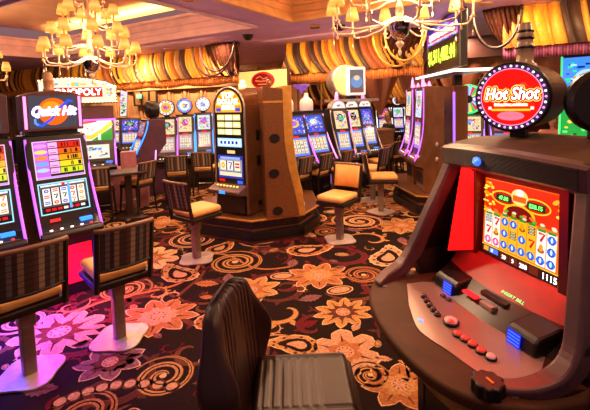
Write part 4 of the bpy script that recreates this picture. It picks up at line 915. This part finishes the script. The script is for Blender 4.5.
slot('slot machine topped by a multicoloured prize wheel, left of the round red sign', at_row(469, 7.2), yaw_of(-.35, -.94), W=.52, led='led_violet', top='wheel', seed=41, zt=1.38, lean=.15, group=WG)
slot('slot machine with pale screens just behind the round red sign', at_row(507, 7.0), yaw_of(-.35, -.94), W=.52, led='led_violet', top='wheel', seed=42, zt=1.38, lean=.15, group=WG)
# jackpot display
e0 = Vector((2.47, 7.45)); e1 = Vector((2.33, 5.65)); cpos = (e0 + e1) / 2; dr = (e1 - e0).normalized(); Lj = (e1 - e0).length
t = thing('jackpot_display', 'overhead double display with a rainbow title and yellow jackpot figures, on a post', 'display', (cpos.x, cpos.y, 0), math.atan2(dr.y, dr.x))
h = Lj / 2
q = MB(); q.box(-h, h, .0, .12, 2.16, 2.98); q.build('housing', 'black', t, bevel=.02)
q = MB(); q.rect(-h + .04, 2.62, h - .04, 2.94, (.10, .08, .45), 0); ss = [(.5, .15, .9), (.2, .3, 1), (.15, .7, 1), (.9, .3, .8)]
for i in range(16): q.rect(-h + .05 + i * (2 * h - .1) / 16, 2.63, -h + .05 + (i + 1) * (2 * h - .1) / 16, 2.66 + .26 * (1 - abs(i - 8) / 14), ss[i % 4], .001)
q.rect(-h + .12, 2.68, h - .12, 2.82, (.9, .10, .25), .003); q.rect(-h + .12, 2.65, h - .12, 2.67, (1, .8, .3), .004); q.build('title_panel', 'screen', t, (0, -.003, 0), (PI / 2, 0, 0))
text('lettering', 'QUICK HIT PLATINUM', .135, 'txt_white', t, (0, -.012, 2.75), bold=.003, sx=1.0)
text('jackpot_figures', '$1,511,482.44', .30, 'txt_yellow', t, (0, -.012, 2.40), bold=.006, sx=.86)
q = MB(); q.box(-h - .15, h + .25, -.15, .35, 2.07, 2.10); q.build('canopy', 'steel', t, bevel=.01)
q = MB(); q.box(-h - .16, h + .26, -.17, -.15, 2.065, 2.105); q.box(h + .255, h + .27, -.15, .35, 2.065, 2.105); q.build('canopy_light', 'led_white', t)
q = MB(); q.box(-.06, .06, .2, .32, 0.31, 2.07); q.build('post', 'dark', t)
# bright machine at the right edge
rr_ = random.Random(8)
def edge_art(t, fo, rot, W, FL, r):
    h = W / 2 - .02
    q = MB(); q.rect(-h, FL * .05, h, FL * .97, (.02, .55, .15), .005); q.rect(-h, FL * .62, h, FL * .97, (.15, .45, 1), .0055); q.ell(-h * .2, FL * .75, .16, .14, (.55, .8, 1), .0058); q.ell(-h * .2, FL * .75, .10, .09, (.05, .15, .5), .0059); q.rect(h * .3, FL * .66, h * .9, FL * .95, (1, .45, .1), .0058); confetti(q, -h, FL * .05, h, FL * .6, 60, .006, r, [(.3, 1, .4), (.9, 1, .9), (1, .8, .2), (.02, .2, .05), (.02, .3, .1)], .05); confetti(q, -h, FL * .62, h, FL * .95, 50, .006, r, [(.05, .2, 1), (.6, .9, 1), (.05, .9, .4), (1, .6, .1), (.02, .05, .3)], .045); q.build('lit_front', 'screen', t, fo, rot)
pe = at_row(592, 5.8)
t = slot('tall slot machine glowing green and blue at the right edge behind the near machine', pe, yaw_of(-.65, -.76), W=.8, led='led_green', led2='led_blue', top=None, seed=43, zt=2.3, lean=.05, zd=.8, art=edge_art)
# far machines beyond the pennants
FG = 'distant slot machines along the far wall'
for i, px in enumerate((384, 399, 408, 421, 436)):
    slot(['far machine just right of the seated person in black', 'far machine with a yellow screen', 'far machine beside the right podium', 'far machine seen between the side-on machines', 'far machine partly hidden by the bronze machine'][i], at_row(px, 12.2 + .1 * i), yaw_of(-.1, -1), W=.40, led='led_white', top='disc' if i % 2 else None, seed=70 + i, zt=1.45, group=FG)

# ------------------------------------------------------------------ the near slant-top machine
YH = math.radians(-73.2); HX = Vector((math.cos(YH), math.sin(YH), 0)); HY = Vector((-math.sin(YH), math.cos(YH), 0)); HO = Vector((0.893, 1.9, 0))
HM = thing('slant_top_slot_machine', 'large near slot machine with red-lit screen, curved button deck and round red sign on top', 'slot machine', HO, YH)
def hl(px, py, z): p = atz(px, py, z) - HO; return p.dot(HX), p.dot(HY)
XL, XR = -.17, .57
q = MB(); q.prism([(-.20, 0.02), (-.18, .55), (-.22, .76), (-.10, .78), (.0, .80), (.5, .80), (.5, 0.02)], -.24, .64); q.build('cabinet', 'black', HM, bevel=.01)
q = MB(); q.prism([(.02, .79), (.075, 1.42), (.5, 1.49), (.5, .79)], -.15, .55); q.build('monitor_housing', 'black', HM, bevel=.01)
ST_ = [(.374, -.065, 1.475), (.40, -.11, 1.33), (.435, -.17, 1.17), (.465, -.22, 1.03), (.485, -.26, .935), (.487, -.315, .880), (.465, -.40, .852), (.415, -.48, .838)]
def crs(P, m_=4):
    o = []
    for i in range(len(P) - 1):
        p0, p1, p2, p3 = P[max(i - 1, 0)], P[i], P[i + 1], P[min(i + 2, len(P) - 1)]
        for k in range(m_):
            t_ = k / m_; o.append(tuple(.5 * (2 * p1[d] + (p2[d] - p0[d]) * t_ + (2 * p0[d] - 5 * p1[d] + 4 * p2[d] - p3[d]) * t_ ** 2 + (3 * p1[d] - p0[d] - 3 * p2[d] + p3[d]) * t_ ** 3) for d in range(len(p1))))
    return o + [tuple(P[-1])]
ST5 = [(h_, y_, z_, .062 if i < 5 else .07, *((.09, .02) if i < 4 else (.08, -.02) if i == 4 else (.05, -.045) if i == 5 else (.02, -.05))) for i, (h_, y_, z_) in enumerate(ST_)]
STS = crs(ST5)
for s_ in (-1, 1):                       # side cheeks that widen and sweep forward down to the deck
    q = MB()
    for h_, y_, z_ in ST_[:5]: x_ = .2 + s_ * h_; q.v += [(x_, y_ + .03, z_), (x_, .5, z_ + .03), (x_ - s_ * .05, .5, z_ + .03), (x_ - s_ * .05, y_ + .03, z_)]
    for z_ in (.80, .02): x_ = .2 + s_ * .45; q.v += [(x_, -.20, z_), (x_, .5, z_), (x_ - s_ * .05, .5, z_), (x_ - s_ * .05, -.20, z_)]
    for i in range(6):
        for j in range(4): p = i * 4 + j; p2 = i * 4 + (j + 1) % 4; q.face([p, p2, p2 + 4, p + 4])
    q.face([0, 1, 2, 3]); q.face([24, 25, 26, 27]); ck = q.build('side_panel', 'black', HM)
    q = MB()
    for h_, y_, z_, wi, by, bz in STS:
        xo = .2 + s_ * h_
        q.v += [(xo, y_, z_), (xo - s_ * wi, y_, z_), (xo - s_ * wi, y_ + by, z_ + bz), (xo, y_ + by, z_ + bz)]
    n = len(STS)
    for i in range(n - 1):
        for j in range(4): p = i * 4 + j; p2 = i * 4 + (j + 1) % 4; q.face([p, p2, p2 + 4, p + 4])
    q.face([0, 1, 2, 3]); q.face([4 * n - 4, 4 * n - 3, 4 * n - 2, 4 * n - 1]); o = q.build('front_trim', 'mauve_body', ck, smooth=True)
    o.data.polygons.foreach_set('use_smooth', [False] * len(o.data.polygons)); b_ = o.modifiers.new('b', 'BEVEL'); b_.width = .012; b_.segments = 3; b_.limit_method = 'ANGLE'; b_.angle_limit = math.radians(40)
# deck
DO = [(-.29, -.25), (-.275, -.33), (-.245, -.42), (-.19, -.50), (-.08, -.57), (.09, -.622), (.25, -.645), (.42, -.64), (.55, -.60), (.64, -.52), (.69, -.42), (.705, -.33), (.71, -.25)]
def deck_outline(g=0.0):
    # the outline rounded by sampling a smooth curve through its points
    pts = []
    for i in range(len(DO) - 1):
        p0, p1, p2, p3 = DO[max(i - 1, 0)], DO[i], DO[i + 1], DO[min(i + 2, len(DO) - 1)]
        for k in range(4):
            t_ = k / 4; pts.append(tuple(.5 * (2 * p1[d] + (p2[d] - p0[d]) * t_ + (2 * p0[d] - 5 * p1[d] + 4 * p2[d] - p3[d]) * t_ ** 2 + (3 * p1[d] - p0[d] - 3 * p2[d] + p3[d]) * t_ ** 3) for d in (0, 1)))
    pts.append(DO[-1]); return [(.21 + (x - .21) * (1 - g * 1.9), -.2 + (y + .2) * (1 - g * 1.9)) for x, y in pts]
q = MB(); q.prism(deck_outline() + [(.64, -.10), (-.22, -.10)], .775, .82, 'z'); dk = q.build('control_deck', 'brown_top', HM, bevel=.014, seg=4)
q = MB(); k = deck_outline(.01); kk = deck_outline(.10); n = len(k)
q.v = [(x, y, .778) for x, y in k] + [(x, y + .05, .62) for x, y in kk] + [(x, y + .22, .50) for x, y in kk]
for i in range(n - 1): q.face([i, i + 1, n + i + 1, n + i]); q.face([n + i, n + i + 1, 2 * n + i + 1, 2 * n + i])
q.build('deck_underside', 'black', HM, smooth=True)
gpts = [hl(x, y, .822) for x, y in ((407, 284), (423, 282), (440, 283), (462, 297), (500, 322), (545, 357), (536, 385), (518, 398), (500, 389), (480, 374), (462, 361), (447, 350), (430, 339), (417, 327), (409, 305))]
gpts = crs(gpts[:6], 1)[:-1] + crs(gpts[5:], 3)
q = MB(); q.prism(gpts, .82, .8235, 'z'); q.build('button_plate', 'deckgrey', HM)
def btn(px, py, r, m_, rim='black', hgt=.012, nm='button'):
    x, y = hl(px, py, .83); q = MB(); q.smooth = True; q.lathe([(r * 1.25, 0), (r * 1.3, hgt * .5), (r * 1.05, hgt * .75), (r, hgt * .7)], 18, (x, y, .8235), cap=False); o = q.build(nm, rim, HM)
    q = MB(); q.smooth = True; q.lathe([(r, 0), (r, hgt), (r * .8, hgt * 1.35), (0, hgt * 1.45)], 18, (x, y, .8235)); q.build('button_cap', m_, o)
M['cap_dark'] = mat('mauve_button_cap', (.16, .08, .09), .25); M['cap_red'] = mat('red_button_cap', (.8, .06, .04), .25, emit=.35); M['cap_pink'] = mat('pink_button_cap', (.8, .30, .26), .25, emit=.35)
for px, py in ((424, 296), (427, 300.5), (430, 305), (433.5, 309.5), (437.5, 314)): btn(px, py, .0115, 'cap_dark')
for px, py in ((443, 295.5), (448.5, 299)):
    x, y = hl(px, py, .83); q = MB(); q.box(x - .012, x + .012, y - .010, y + .010, .8235, .836); q.build('square_button', 'cap_dark', HM, bevel=.003)
btn(451, 322, .026, 'cap_pink', hgt=.016, nm='spin_button'); x, y = hl(451, 322, .845); q = MB(); q.smooth = True; q.lathe([(.014, 0), (.012, .004), (0, .006)], 14, (x, y, .846)); q.build('spin_button_centre', 'cap_red', HM)
for px, py in ((457.5, 334), (465, 338.5), (472.5, 344), (481, 350.5), (491, 357)): btn(px, py, .0155, 'cap_red' if px < 490 else 'cap_pink')
x, y = hl(488, 386, .84); q = MB(); q.prism([(x + .048 * (1 + .07 * math.cos(9 * 2 * PI * i / 54)) * math.cos(2 * PI * i / 54), y + .048 * (1 + .07 * math.cos(9 * 2 * PI * i / 54)) * math.sin(2 * PI * i / 54)) for i in range(54)], .82, .862, 'z'); kn = q.build('knob', 'black', HM, bevel=.006)
q = MB(); q.box(x - .006, x + .022, y - .004, y + .004, .862, .865); q.build('pointer_mark', 'brass', kn)
x, y = hl(383, 285, .822); q = MB(); q.prism([(x + .024 * math.cos(2 * PI * i / 16), y + .014 * math.sin(2 * PI * i / 16)) for i in range(16)], .8205, .8225, 'z'); q.build('key_hole', 'black', HM)
x, y = hl(420, 320, .824); q = MB(); q.prism([(x - .016, y), (x, y - .008), (x + .02, y + .003), (x + .005, y + .012)], .8205, .8252, 'z'); q.build('blue_indicator', 'led_blue', HM)
for px, py, px2, py2 in ((404, 326, 421, 322), (457, 375, 478, 370)):
    a_, b2 = hl(px, py, .822), hl(px2, py2, .822); q = MB(); q.strip([a_, ((a_[0] + b2[0]) / 2, (a_[1] + b2[1]) / 2 - .004), b2], [.001, .006, .010], .8212); q.build('engraved_flash', 'black', HM)
# slope with bill slot between deck and screen
q = MB(); N = 16
prof = [(-.235, .822), (-.20, .845), (-.12, .90), (-.04, .962), (-.005, .985)]
for i in range(N + 1):
    u = i / N * 2 - 1; x = .2 + .34 * u
    for y, z in prof: q.v.append((x, y + .05 * u * u * (1 if y < -.1 else .4), z))
q2 = MB(); q2.v = list(q.v)
for i in range(N):
    for j in range(4): p = i * 5 + j; (q if j < 2 else q2).face([p, p + 5, p + 6, p + 1])
q.build('bill_slope', mat('glossy_black_slope', (.02, .006, .008), .35), HM, smooth=True)
q2.build('red_lit_slope', mat('slope_red_light', (.40, .02, .02), .42, coat=.0), HM, smooth=True)  # upper slope coloured red for the red light falling on it
for x0, x1, yy in ((-.09, .07, -.215), (.385, .52, -.245)):    # the two black pods with blue displays
    q = MB(); q.prism([(yy, .822), (yy + .008, .872), (yy + .03, .888), (-.10, .905), (-.10, .822)], x0, x1); pd = q.build('ticket_pod', 'black', HM, bevel=.012)
    xm = (x0 + x1) / 2 + (.03 if x0 < 0 else -.02)
    q = MB(); q.rect(-.03, -.026, .03, .028, (.02, .06, .95), 0)
    for i in range(4): q.rect(-.027, -.020 + i * .012, .027, -.015 + i * .012, (.20, .40, 1), .0006)
    q.build('blue_display', 'screen', pd, (xm, yy - .002, .850), (PI / 2 - .16, 0, 0))
q = MB(); q.box(.16, .30, -.155, -.12, .865, .895); q.build('bill_slot', 'dark', HM, bevel=.006)
q = MB(); q.box(.10, .18, -.20, -.17, .855, .862); q.build('red_lamp', 'led_red', HM, (0, .0, .012))
text('green_lettering', 'INSERT BILL', .020, 'txt_green', HM, (.29, -.108, .914), (.66, 0, 0), sx=1.1)
q = MB(); q.box(.20, .27, -.195, -.165, .85, .875); q.build('chrome_latch', 'steel', HM, bevel=.004)
# red-lit recess
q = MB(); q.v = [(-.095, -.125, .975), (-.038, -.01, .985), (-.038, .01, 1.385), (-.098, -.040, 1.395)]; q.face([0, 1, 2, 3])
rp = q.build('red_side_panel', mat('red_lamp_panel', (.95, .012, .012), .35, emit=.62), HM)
q = MB(); q.box(-.035, -.020, -.02, .035, .975, 1.40); q.box(.412, .45, -.012, .03, .975, 1.40); q.box(-.13, .53, -.01, .04, 1.375, 1.41); q.box(-.035, .45, .035, .05, .96, 1.40); q.build('screen_bezel', mat('dark_red_bezel', (.10, .008, .008), .3), HM)
light('recess_lamp', 'AREA', HO + HX * .2 + HY * -.10 + Vector((0, 0, 1.40)), 2.6, (1, .03, .02), .5, (0, 0, YH), .04)
# game screen
q = MB(); Wd, Hd = .402, .365
rz = random.Random(3)
q.rect(0, 0, Wd, Hd, (1.0, .30, .03), 0); q.rect(.004, Hd - .15, Wd - .004, Hd - .004, (.85, .10, .02), .0003)
for i in range(30): q.ell(rz.uniform(.0, .06), rz.uniform(Hd - .16, Hd - .02), rz.uniform(.006, .014), rz.uniform(.003, .008), rz.choice([(1, .75, .05), (1, .5, .02), (1, .9, .2)]), .0004 + i * .00001, 8)
for i in range(10): q.ell(Wd - .035 + rz.uniform(0, .03), rz.uniform(Hd - .10, Hd - .02), .012, .007, rz.choice([(1, .6, .1), (1, .8, .2), (.7, .05, .02)]), .0006 + i * .00001, 8)
# two arches of meters with green figures
for cx_, cy_ in ((.115, Hd - .075), (.285, Hd - .075)):
    q.ell(cx_, cy_, .070, .032, (1, .75, .10), .0008, 24); q.ell(cx_, cy_, .064, .026, (.75, .05, .02), .0010, 24); q.rect(cx_ - .045, cy_ - .016, cx_ + .045, cy_ + .014, (.02, .10, .02), .0012)
q.ell(.20, Hd - .055, .045, .036, (1, .80, .35), .0011, 20); q.rect(.165, Hd - .075, .235, Hd - .050, (.95, .25, .05), .0013); q.ell(.20, Hd - .035, .022, .016, (1, .9, .85), .0014, 12)
q.ell(.20, Hd - .135, .085, .055, (1, .65, .05), .0009, 24); q.ell(.20, Hd - .14, .075, .045, (.35, .02, .02), .0010, 24)
for i in range(8):
    x0 = .012 + i * .0475; col = [(1, .93, .85), (1, .93, .85), (1, .62, .06), (1, .62, .06), (1, .62, .06), (1, .62, .06), (1, .93, .85), (1, .93, .85)][i]
    y1 = Hd - .165 + (.012 if 1 < i < 6 else 0)
    q.rect(x0 - .002, .052, x0 + .0465, y1 + .002, (.85, .35, .03), .0015); q.rect(x0, .054, x0 + .044, y1, col, .0017)
    for k in range(3): q.ell(x0 + .022 + rz.uniform(-.01, .01), y1 + .012 + k * .006, .012, .006, rz.choice([(1, .8, .6), (.1, .6, .1), (.9, .3, .1)]), .0018 + k * .00002, 8)
    q.rect(x0 + .004, y1 - .004, x0 + .040, y1 + .006, (.06, .45, .08), .0019)
    hh = (y1 - .054) / 3
    for j in range(3):
        cxx, cyy = x0 + .022, .054 + hh * (j + .46); kind = (i * 5 + j * 3 + (i * j)) % 5; z = .0020
        if kind in (0, 2):
            c = (.03, .20, .75) if i not in (0, 1) else (.85, .08, .35)
            q.ell(cxx, cyy, .018, .018, c, z, 14); q.rect(cxx - .020, cyy - .006, cxx + .020, cyy + .006, (.02, .35, .9) if c[2] > .5 else (1, .35, .6), z + .0001); q.ell(cxx, cyy + .001, .006, .012, (.8, .9, 1), z + .0002, 8)
        elif kind == 1:
            for d in (-.014, -.002, .010): q.rect(cxx - .017, cyy + d, cxx + .017, cyy + d + .009, (.04, .02, .04), z); q.rect(cxx - .012, cyy + d + .003, cxx + .012, cyy + d + .006, (.9, .9, .85), z + .0001)
        elif kind == 3: q.strip([(cxx - .013, cyy + .014), (cxx + .014, cyy + .014), (cxx - .004, cyy - .018)], .011, z, (.85, .04, .02))
        else:
            q.ell(cxx, cyy - .008, .016, .010, (.55, .22, .01), z, 14); q.ell(cxx, cyy + .004, .010, .015, (1, .50, .02), z + .0001, 12)
q.rect(0, .0, Wd, .044, (.10, .03, .03), .0015); q.rect(0, .044, Wd, .049, (1, .7, .1), .0016)
q.rect(.012, .018, .042, .040, (1, .55, .1), .0018); q.rect(.048, .016, .10, .040, (.2, .35, .9), .0018); q.rect(.055, .020, .070, .036, (.8, .9, 1), .0019)
for i in range(4): q.rect(.112 + i * .052, .006, .156 + i * .052, .038, (.30, .08, .03), .0017)
gs = q.build('game_screen', 'screen', HM, (0, .0, .987), (PI / 2 - .06, 0, 0))
for s_, x_, y_, sz, m_ in (('47.88', .115, Hd - .077, .024, 'txt_green'), ('$28.15', .285, Hd - .077, .024, 'txt_green'), ('1115', .365, .020, .036, 'txt_white'), ('250', .24, .020, .026, 'txt_white'), ('5', .185, .022, .022, 'txt_white'), ('20', .135, .022, .022, 'txt_white')):
    text('screen_figures', s_, sz, m_, gs, (x_, y_, .0035), (0, 0, 0), bold=.0005, ex=.0002)
# hood
q = MB(); q.smooth = False; N = 20; k = 0
for i in range(N + 1):
    u = i / N * 2 - 1; x = .2 + .378 * u; yf = -.09 - .055 * (1 - u * u); zt_ = 1.495 + .02 * (1 - u * u)
    q.v += [(x, yf + .035, zt_ - .105), (x, yf, zt_ - .088), (x, yf - .006, zt_ - .01), (x, yf + .012, zt_), (x, yf + .05, zt_ + .008), (x, yf + .05, zt_ - .10)]
for i in range(N):
    for j in range(6): p = i * 6 + j; p2 = i * 6 + (j + 1) % 6; q.face([p, p + 6, p2 + 6, p2])
q.face([0, 1, 2, 3, 4, 5]); q.face([N * 6 + j for j in range(5, -1, -1)]); hd_ = q.build('hood', 'mauve_body', HM)
q = MB()
for i in range(N + 1):
    u = (i / N * 2 - 1) * .93; x = .2 + .378 * u; yf = -.09 - .055 * (1 - u * u); zt_ = 1.495 + .02 * (1 - u * u); q.v += [(x, yf - .004, zt_ - .084), (x, yf - .010, zt_ - .014)]
for i in range(N): p = i * 2; q.face([p, p + 2, p + 3, p + 1])
gr = q.build('speaker_grille', 'grille', hd_); gr.modifiers.new('t', 'SOLIDIFY').thickness = .006
q = MB(); q.smooth = True; q.lathe([(.023, 0), (.022, .006), (0, .007)], 24, (0, 0, 0), 'y'); lg_ = q.build('logo_badge', 'txt_blue', hd_, (.145, -.158, 1.462), (-.08, 0, -.05)); lg_.scale = (1.1, 1, .85)
q = MB(); q.strip([(x * .019, .013 * math.sin(x * 3) + .002) for x in (-.9, -.5, 0, .5, .9)], .005, 0, (.5, .85, 1)); q.ell(-.006, -.001, .006, .008, (.4, .8, 1), .0005, 10); q.ell(-.006, -.001, .003, .004, (.05, .2, .9), .001, 10); q.build('logo_mark', 'screen', lg_, (0, -.009, 0), (PI / 2, 0, 0))
q = MB(); q.prism([(-.075, 1.47), (-.075, 1.503), (.10, 1.53), (.50, 1.535), (.53, 1.50), (.53, 1.40), (0, 1.41)], XL - .005, XR + .005); q.build('top_cover', 'brown_top', HM, bevel=.012)
# round sign on top
sc_ = aty(512, 97, 1.93) - HO; sx_, sy_ = sc_.dot(HX), sc_.dot(HY); YS = yaw_of(-.70, -.714) - YH
q = MB(); q.smooth = True; R_ = .158; q.lathe([(R_ * .99, -.40), (R_ * 1.02, -.38), (R_ * 1.02, -.03), (R_ * 1.06, -.02), (R_ * 1.06, .012), (R_ * 1.0, .02), (R_ * .9, .012), (0, .012)], 48, (0, 0, 0), 'y')
tp = q.build('round_sign', 'black', HM, (sx_, sy_, sc_.z), (0, 0, YS))
q = MB()
q.ell(0, 0, R_ * .99, R_ * .99, (.10, .08, .16), .0, 48); q.ell(0, 0, R_ * .87, R_ * .87, (1, .45, .75), .001, 48); q.ell(0, 0, R_ * .84, R_ * .84, (.95, .03, .015), .0015, 48)
for i in range(9): a_ = rz.uniform(0, 6.28); q.ell(.07 * math.cos(a_), .06 * math.sin(a_), rz.uniform(.02, .05), rz.uniform(.01, .03), rz.choice([(1, .08, .02), (.8, .01, .01), (1, .16, .04)]), .0016 + i * .00002, 12)
q.ell(0, -.09, .06, .022, (1, .35, .45), .002, 20); q.rect(-.085, -.066, .085, -.056, (1, .75, .1), .0021); q.rect(-.10, -.06, -.085, -.045, (1, .85, .8), .0022); q.rect(.085, -.06, .10, -.045, (1, .85, .8), .0022)
q.build('sign_face', 'screen', tp, (0, -.0205, 0), (PI / 2, 0, 0))
for i in range(36):
    th = 2 * PI * i / 36; q = MB(); q.smooth = True; q.lathe([(.0062, 0), (.005, .004), (0, .006)], 8, (R_ * .93 * math.cos(th), -.021, R_ * .93 * math.sin(th)), 'y'); q.build('bulb', 'led_white' if i % 2 else 'led_pink', tp)
for nm, mt_, bo, yy in (('lettering_glow', 'txt_gold', .012, -.0235), ('lettering_edge', 'txt_red', .0085, -.0245), ('lettering_outline', 'txt_black', .0055, -.0255), ('lettering', 'txt_white', .0012, -.0265)):
    text(nm, 'Hot Shot', .082, mt_, tp, (0, yy, .014), shear=.25, bold=bo, ex=.0003, sx=.76)
    text(nm, 'Dollars, Dimes, and Classics', .0175, mt_, tp, (.0, yy, -.036), bold=bo * .28, ex=.0003, sx=.72)
q = MB(); q.box(-.035, .035, .08, .16, -.27, -.12); q.build('sign_post', 'black', tp, bevel=.008)
# candle lamp on the sign
cl_ = aty(525, 66, 2.02) - HO; q = MB(); q.smooth = True
q.lathe([(.055, -.02), (.058, .0), (.05, .012), (.038, .02), (.038, .075), (.042, .078), (.042, .088), (.036, .09), (.034, .122), (.037, .125), (.036, .15), (.031, .155), (.029, .182), (.022, .19), (0, .192)], 24, (0, 0, 0))
cn = q.build('candle_lamp', mat('candle_lamp_plastic', (.48, .31, .19), .3), HM, (cl_.dot(HX), cl_.dot(HY), cl_.z - .005)); cn.scale = (1, 1, 1.15)
for z, r_ in ((.083, .044), (.1235, .040), (.152, .038)): q = MB(); q.smooth = True; q.lathe([(r_ - .004, -.006), (r_, -.004), (r_, .004), (r_ - .004, .006)], 24, (0, 0, z), cap=False); q.build('ring', 'black', cn)
# the back of the neighbouring machine's sign
sb = aty(602, 101, 1.75)
q = MB(); q.smooth = True; q.lathe([(.13, -.03), (.14, -.02), (.14, .03), (.12, .06)], 36, (0, 0, 0), 'y'); q.smooth = False; ns = q.build('neighbour_sign', 'black', None, sb, (0, 0, yaw_of(-.35, -.94))); tag(ns, 'black round back of another sign at the right edge', 'sign')
q = MB(); q.smooth = True; q.lathe([(.115, 0), (.115, .004), (0, .004)], 36, (0, -.030, 0), 'y'); q.build('mesh_back', mat('grey_purple_mesh', (.09, .05, .07), .5, scale=200), ns)
q = MB(); q.box(-.03, .03, .02, .08, -.22, -.12); q.build('neck', 'black', ns)

# ------------------------------------------------------------------ leather chair in the foreground
FC = thing('leather_chair', 'dark brown ribbed leather chair in the foreground, cut by the bottom edge', 'chair', (.015, 1.57, 0), yaw_of(1, .02))
q = MB(); N = 20
def seatz(u, v): # u across, v front(-) to back(+)
    e = 0
    for c_ in (abs(u), abs(v)): e += max(0, c_ - .82) ** 2 * 2.2
    return .60 - e
U_, V_ = 44, 56
for i in range(U_ + 1):
    u = i / U_ * 2 - 1
    for j in range(V_ + 1):
        v = j / V_ * 2 - 1; z = seatz(u, v)
        if -.72 < u < .72 and -.30 < v < .92: z -= .011 * (1 if (j % 5 == 0) else 0)
        if abs(abs(u) - .74) < .03: z -= .009
        q.v.append((u * .205, v * .215 + .01, z))
for i in range(U_):
    for j in range(V_): p = i * (V_ + 1) + j; q.face([p, p + V_ + 1, p + V_ + 2, p + 1])
q.build('seat', 'leather', FC, smooth=True)
q = MB(); q.box(-.205, .205, -.215, .215, .475, .56); q.build('seat_side', 'leather', FC, bevel=.03, smooth=True, seg=3)
q = MB(); q.box(-.19, .19, -.19, .19, .44, .48); q.build('seat_frame', 'wood', FC)
q = MB(); q.smooth = True; q.lathe([(.24, 0.002), (.24, .02), (.05, .04), (.04, .06), (.04, .44)], 24); q.build('pedestal', 'pole', FC)
# backrest: a padded shell with a rounded top, ribs down its front, and a swelling bolster along each side
def back_sec(z):
    t_ = (z - .46) / .58; w_ = .265 if t_ < .45 else .265 - .115 * ((t_ - .45) / .55) ** 1.3; return w_, .255 + .045 * t_
q = MB(); NZ = 34; NA = 260
for i in range(NZ + 1):
    z = .46 + .545 * i / NZ; w_, yc = back_sec(z); th_ = .042 * (1 if i < NZ - 5 else math.sqrt(max(.0, 1 - ((i - NZ + 5) / 5.0) ** 2)) + .02); w2 = w_ * (1 if i < NZ - 4 else math.sqrt(max(.05, 1 - ((i - NZ + 4) / 4.6) ** 2)))
    for j in range(NA):
        a_ = 2 * PI * j / NA; c_, s_ = math.cos(a_), math.sin(a_); x = w2 * (abs(c_) ** .55) * (1 if c_ > 0 else -1); y = th_ * (abs(s_) ** .7) * (1 if s_ > 0 else -1)
        bol = .022 * math.exp(-((abs(x) / max(w_, .01) - .9) / .16) ** 2) * (1 if s_ < 0 else .6) * math.exp(-((z - .72) / .13) ** 2) * 2.6
        y += (-bol if s_ < 0 else bol)
        if s_ < -.2 and abs(x) < w_ * .72 and z > .52: y += .009 * max(0, math.sin(x * 190)) ** 3
        q.v.append((x, yc + y - x * .20 + .03 * (1 - (x / .26) ** 2), z))
for i in range(NZ):
    for j in range(NA): j2 = (j + 1) % NA; q.face([i * NA + j, i * NA + j2, (i + 1) * NA + j2, (i + 1) * NA + j])
q.face([j for j in range(NA)]); q.face([NZ * NA + j for j in range(NA)])
q.build('backrest', 'leather', FC, smooth=True)
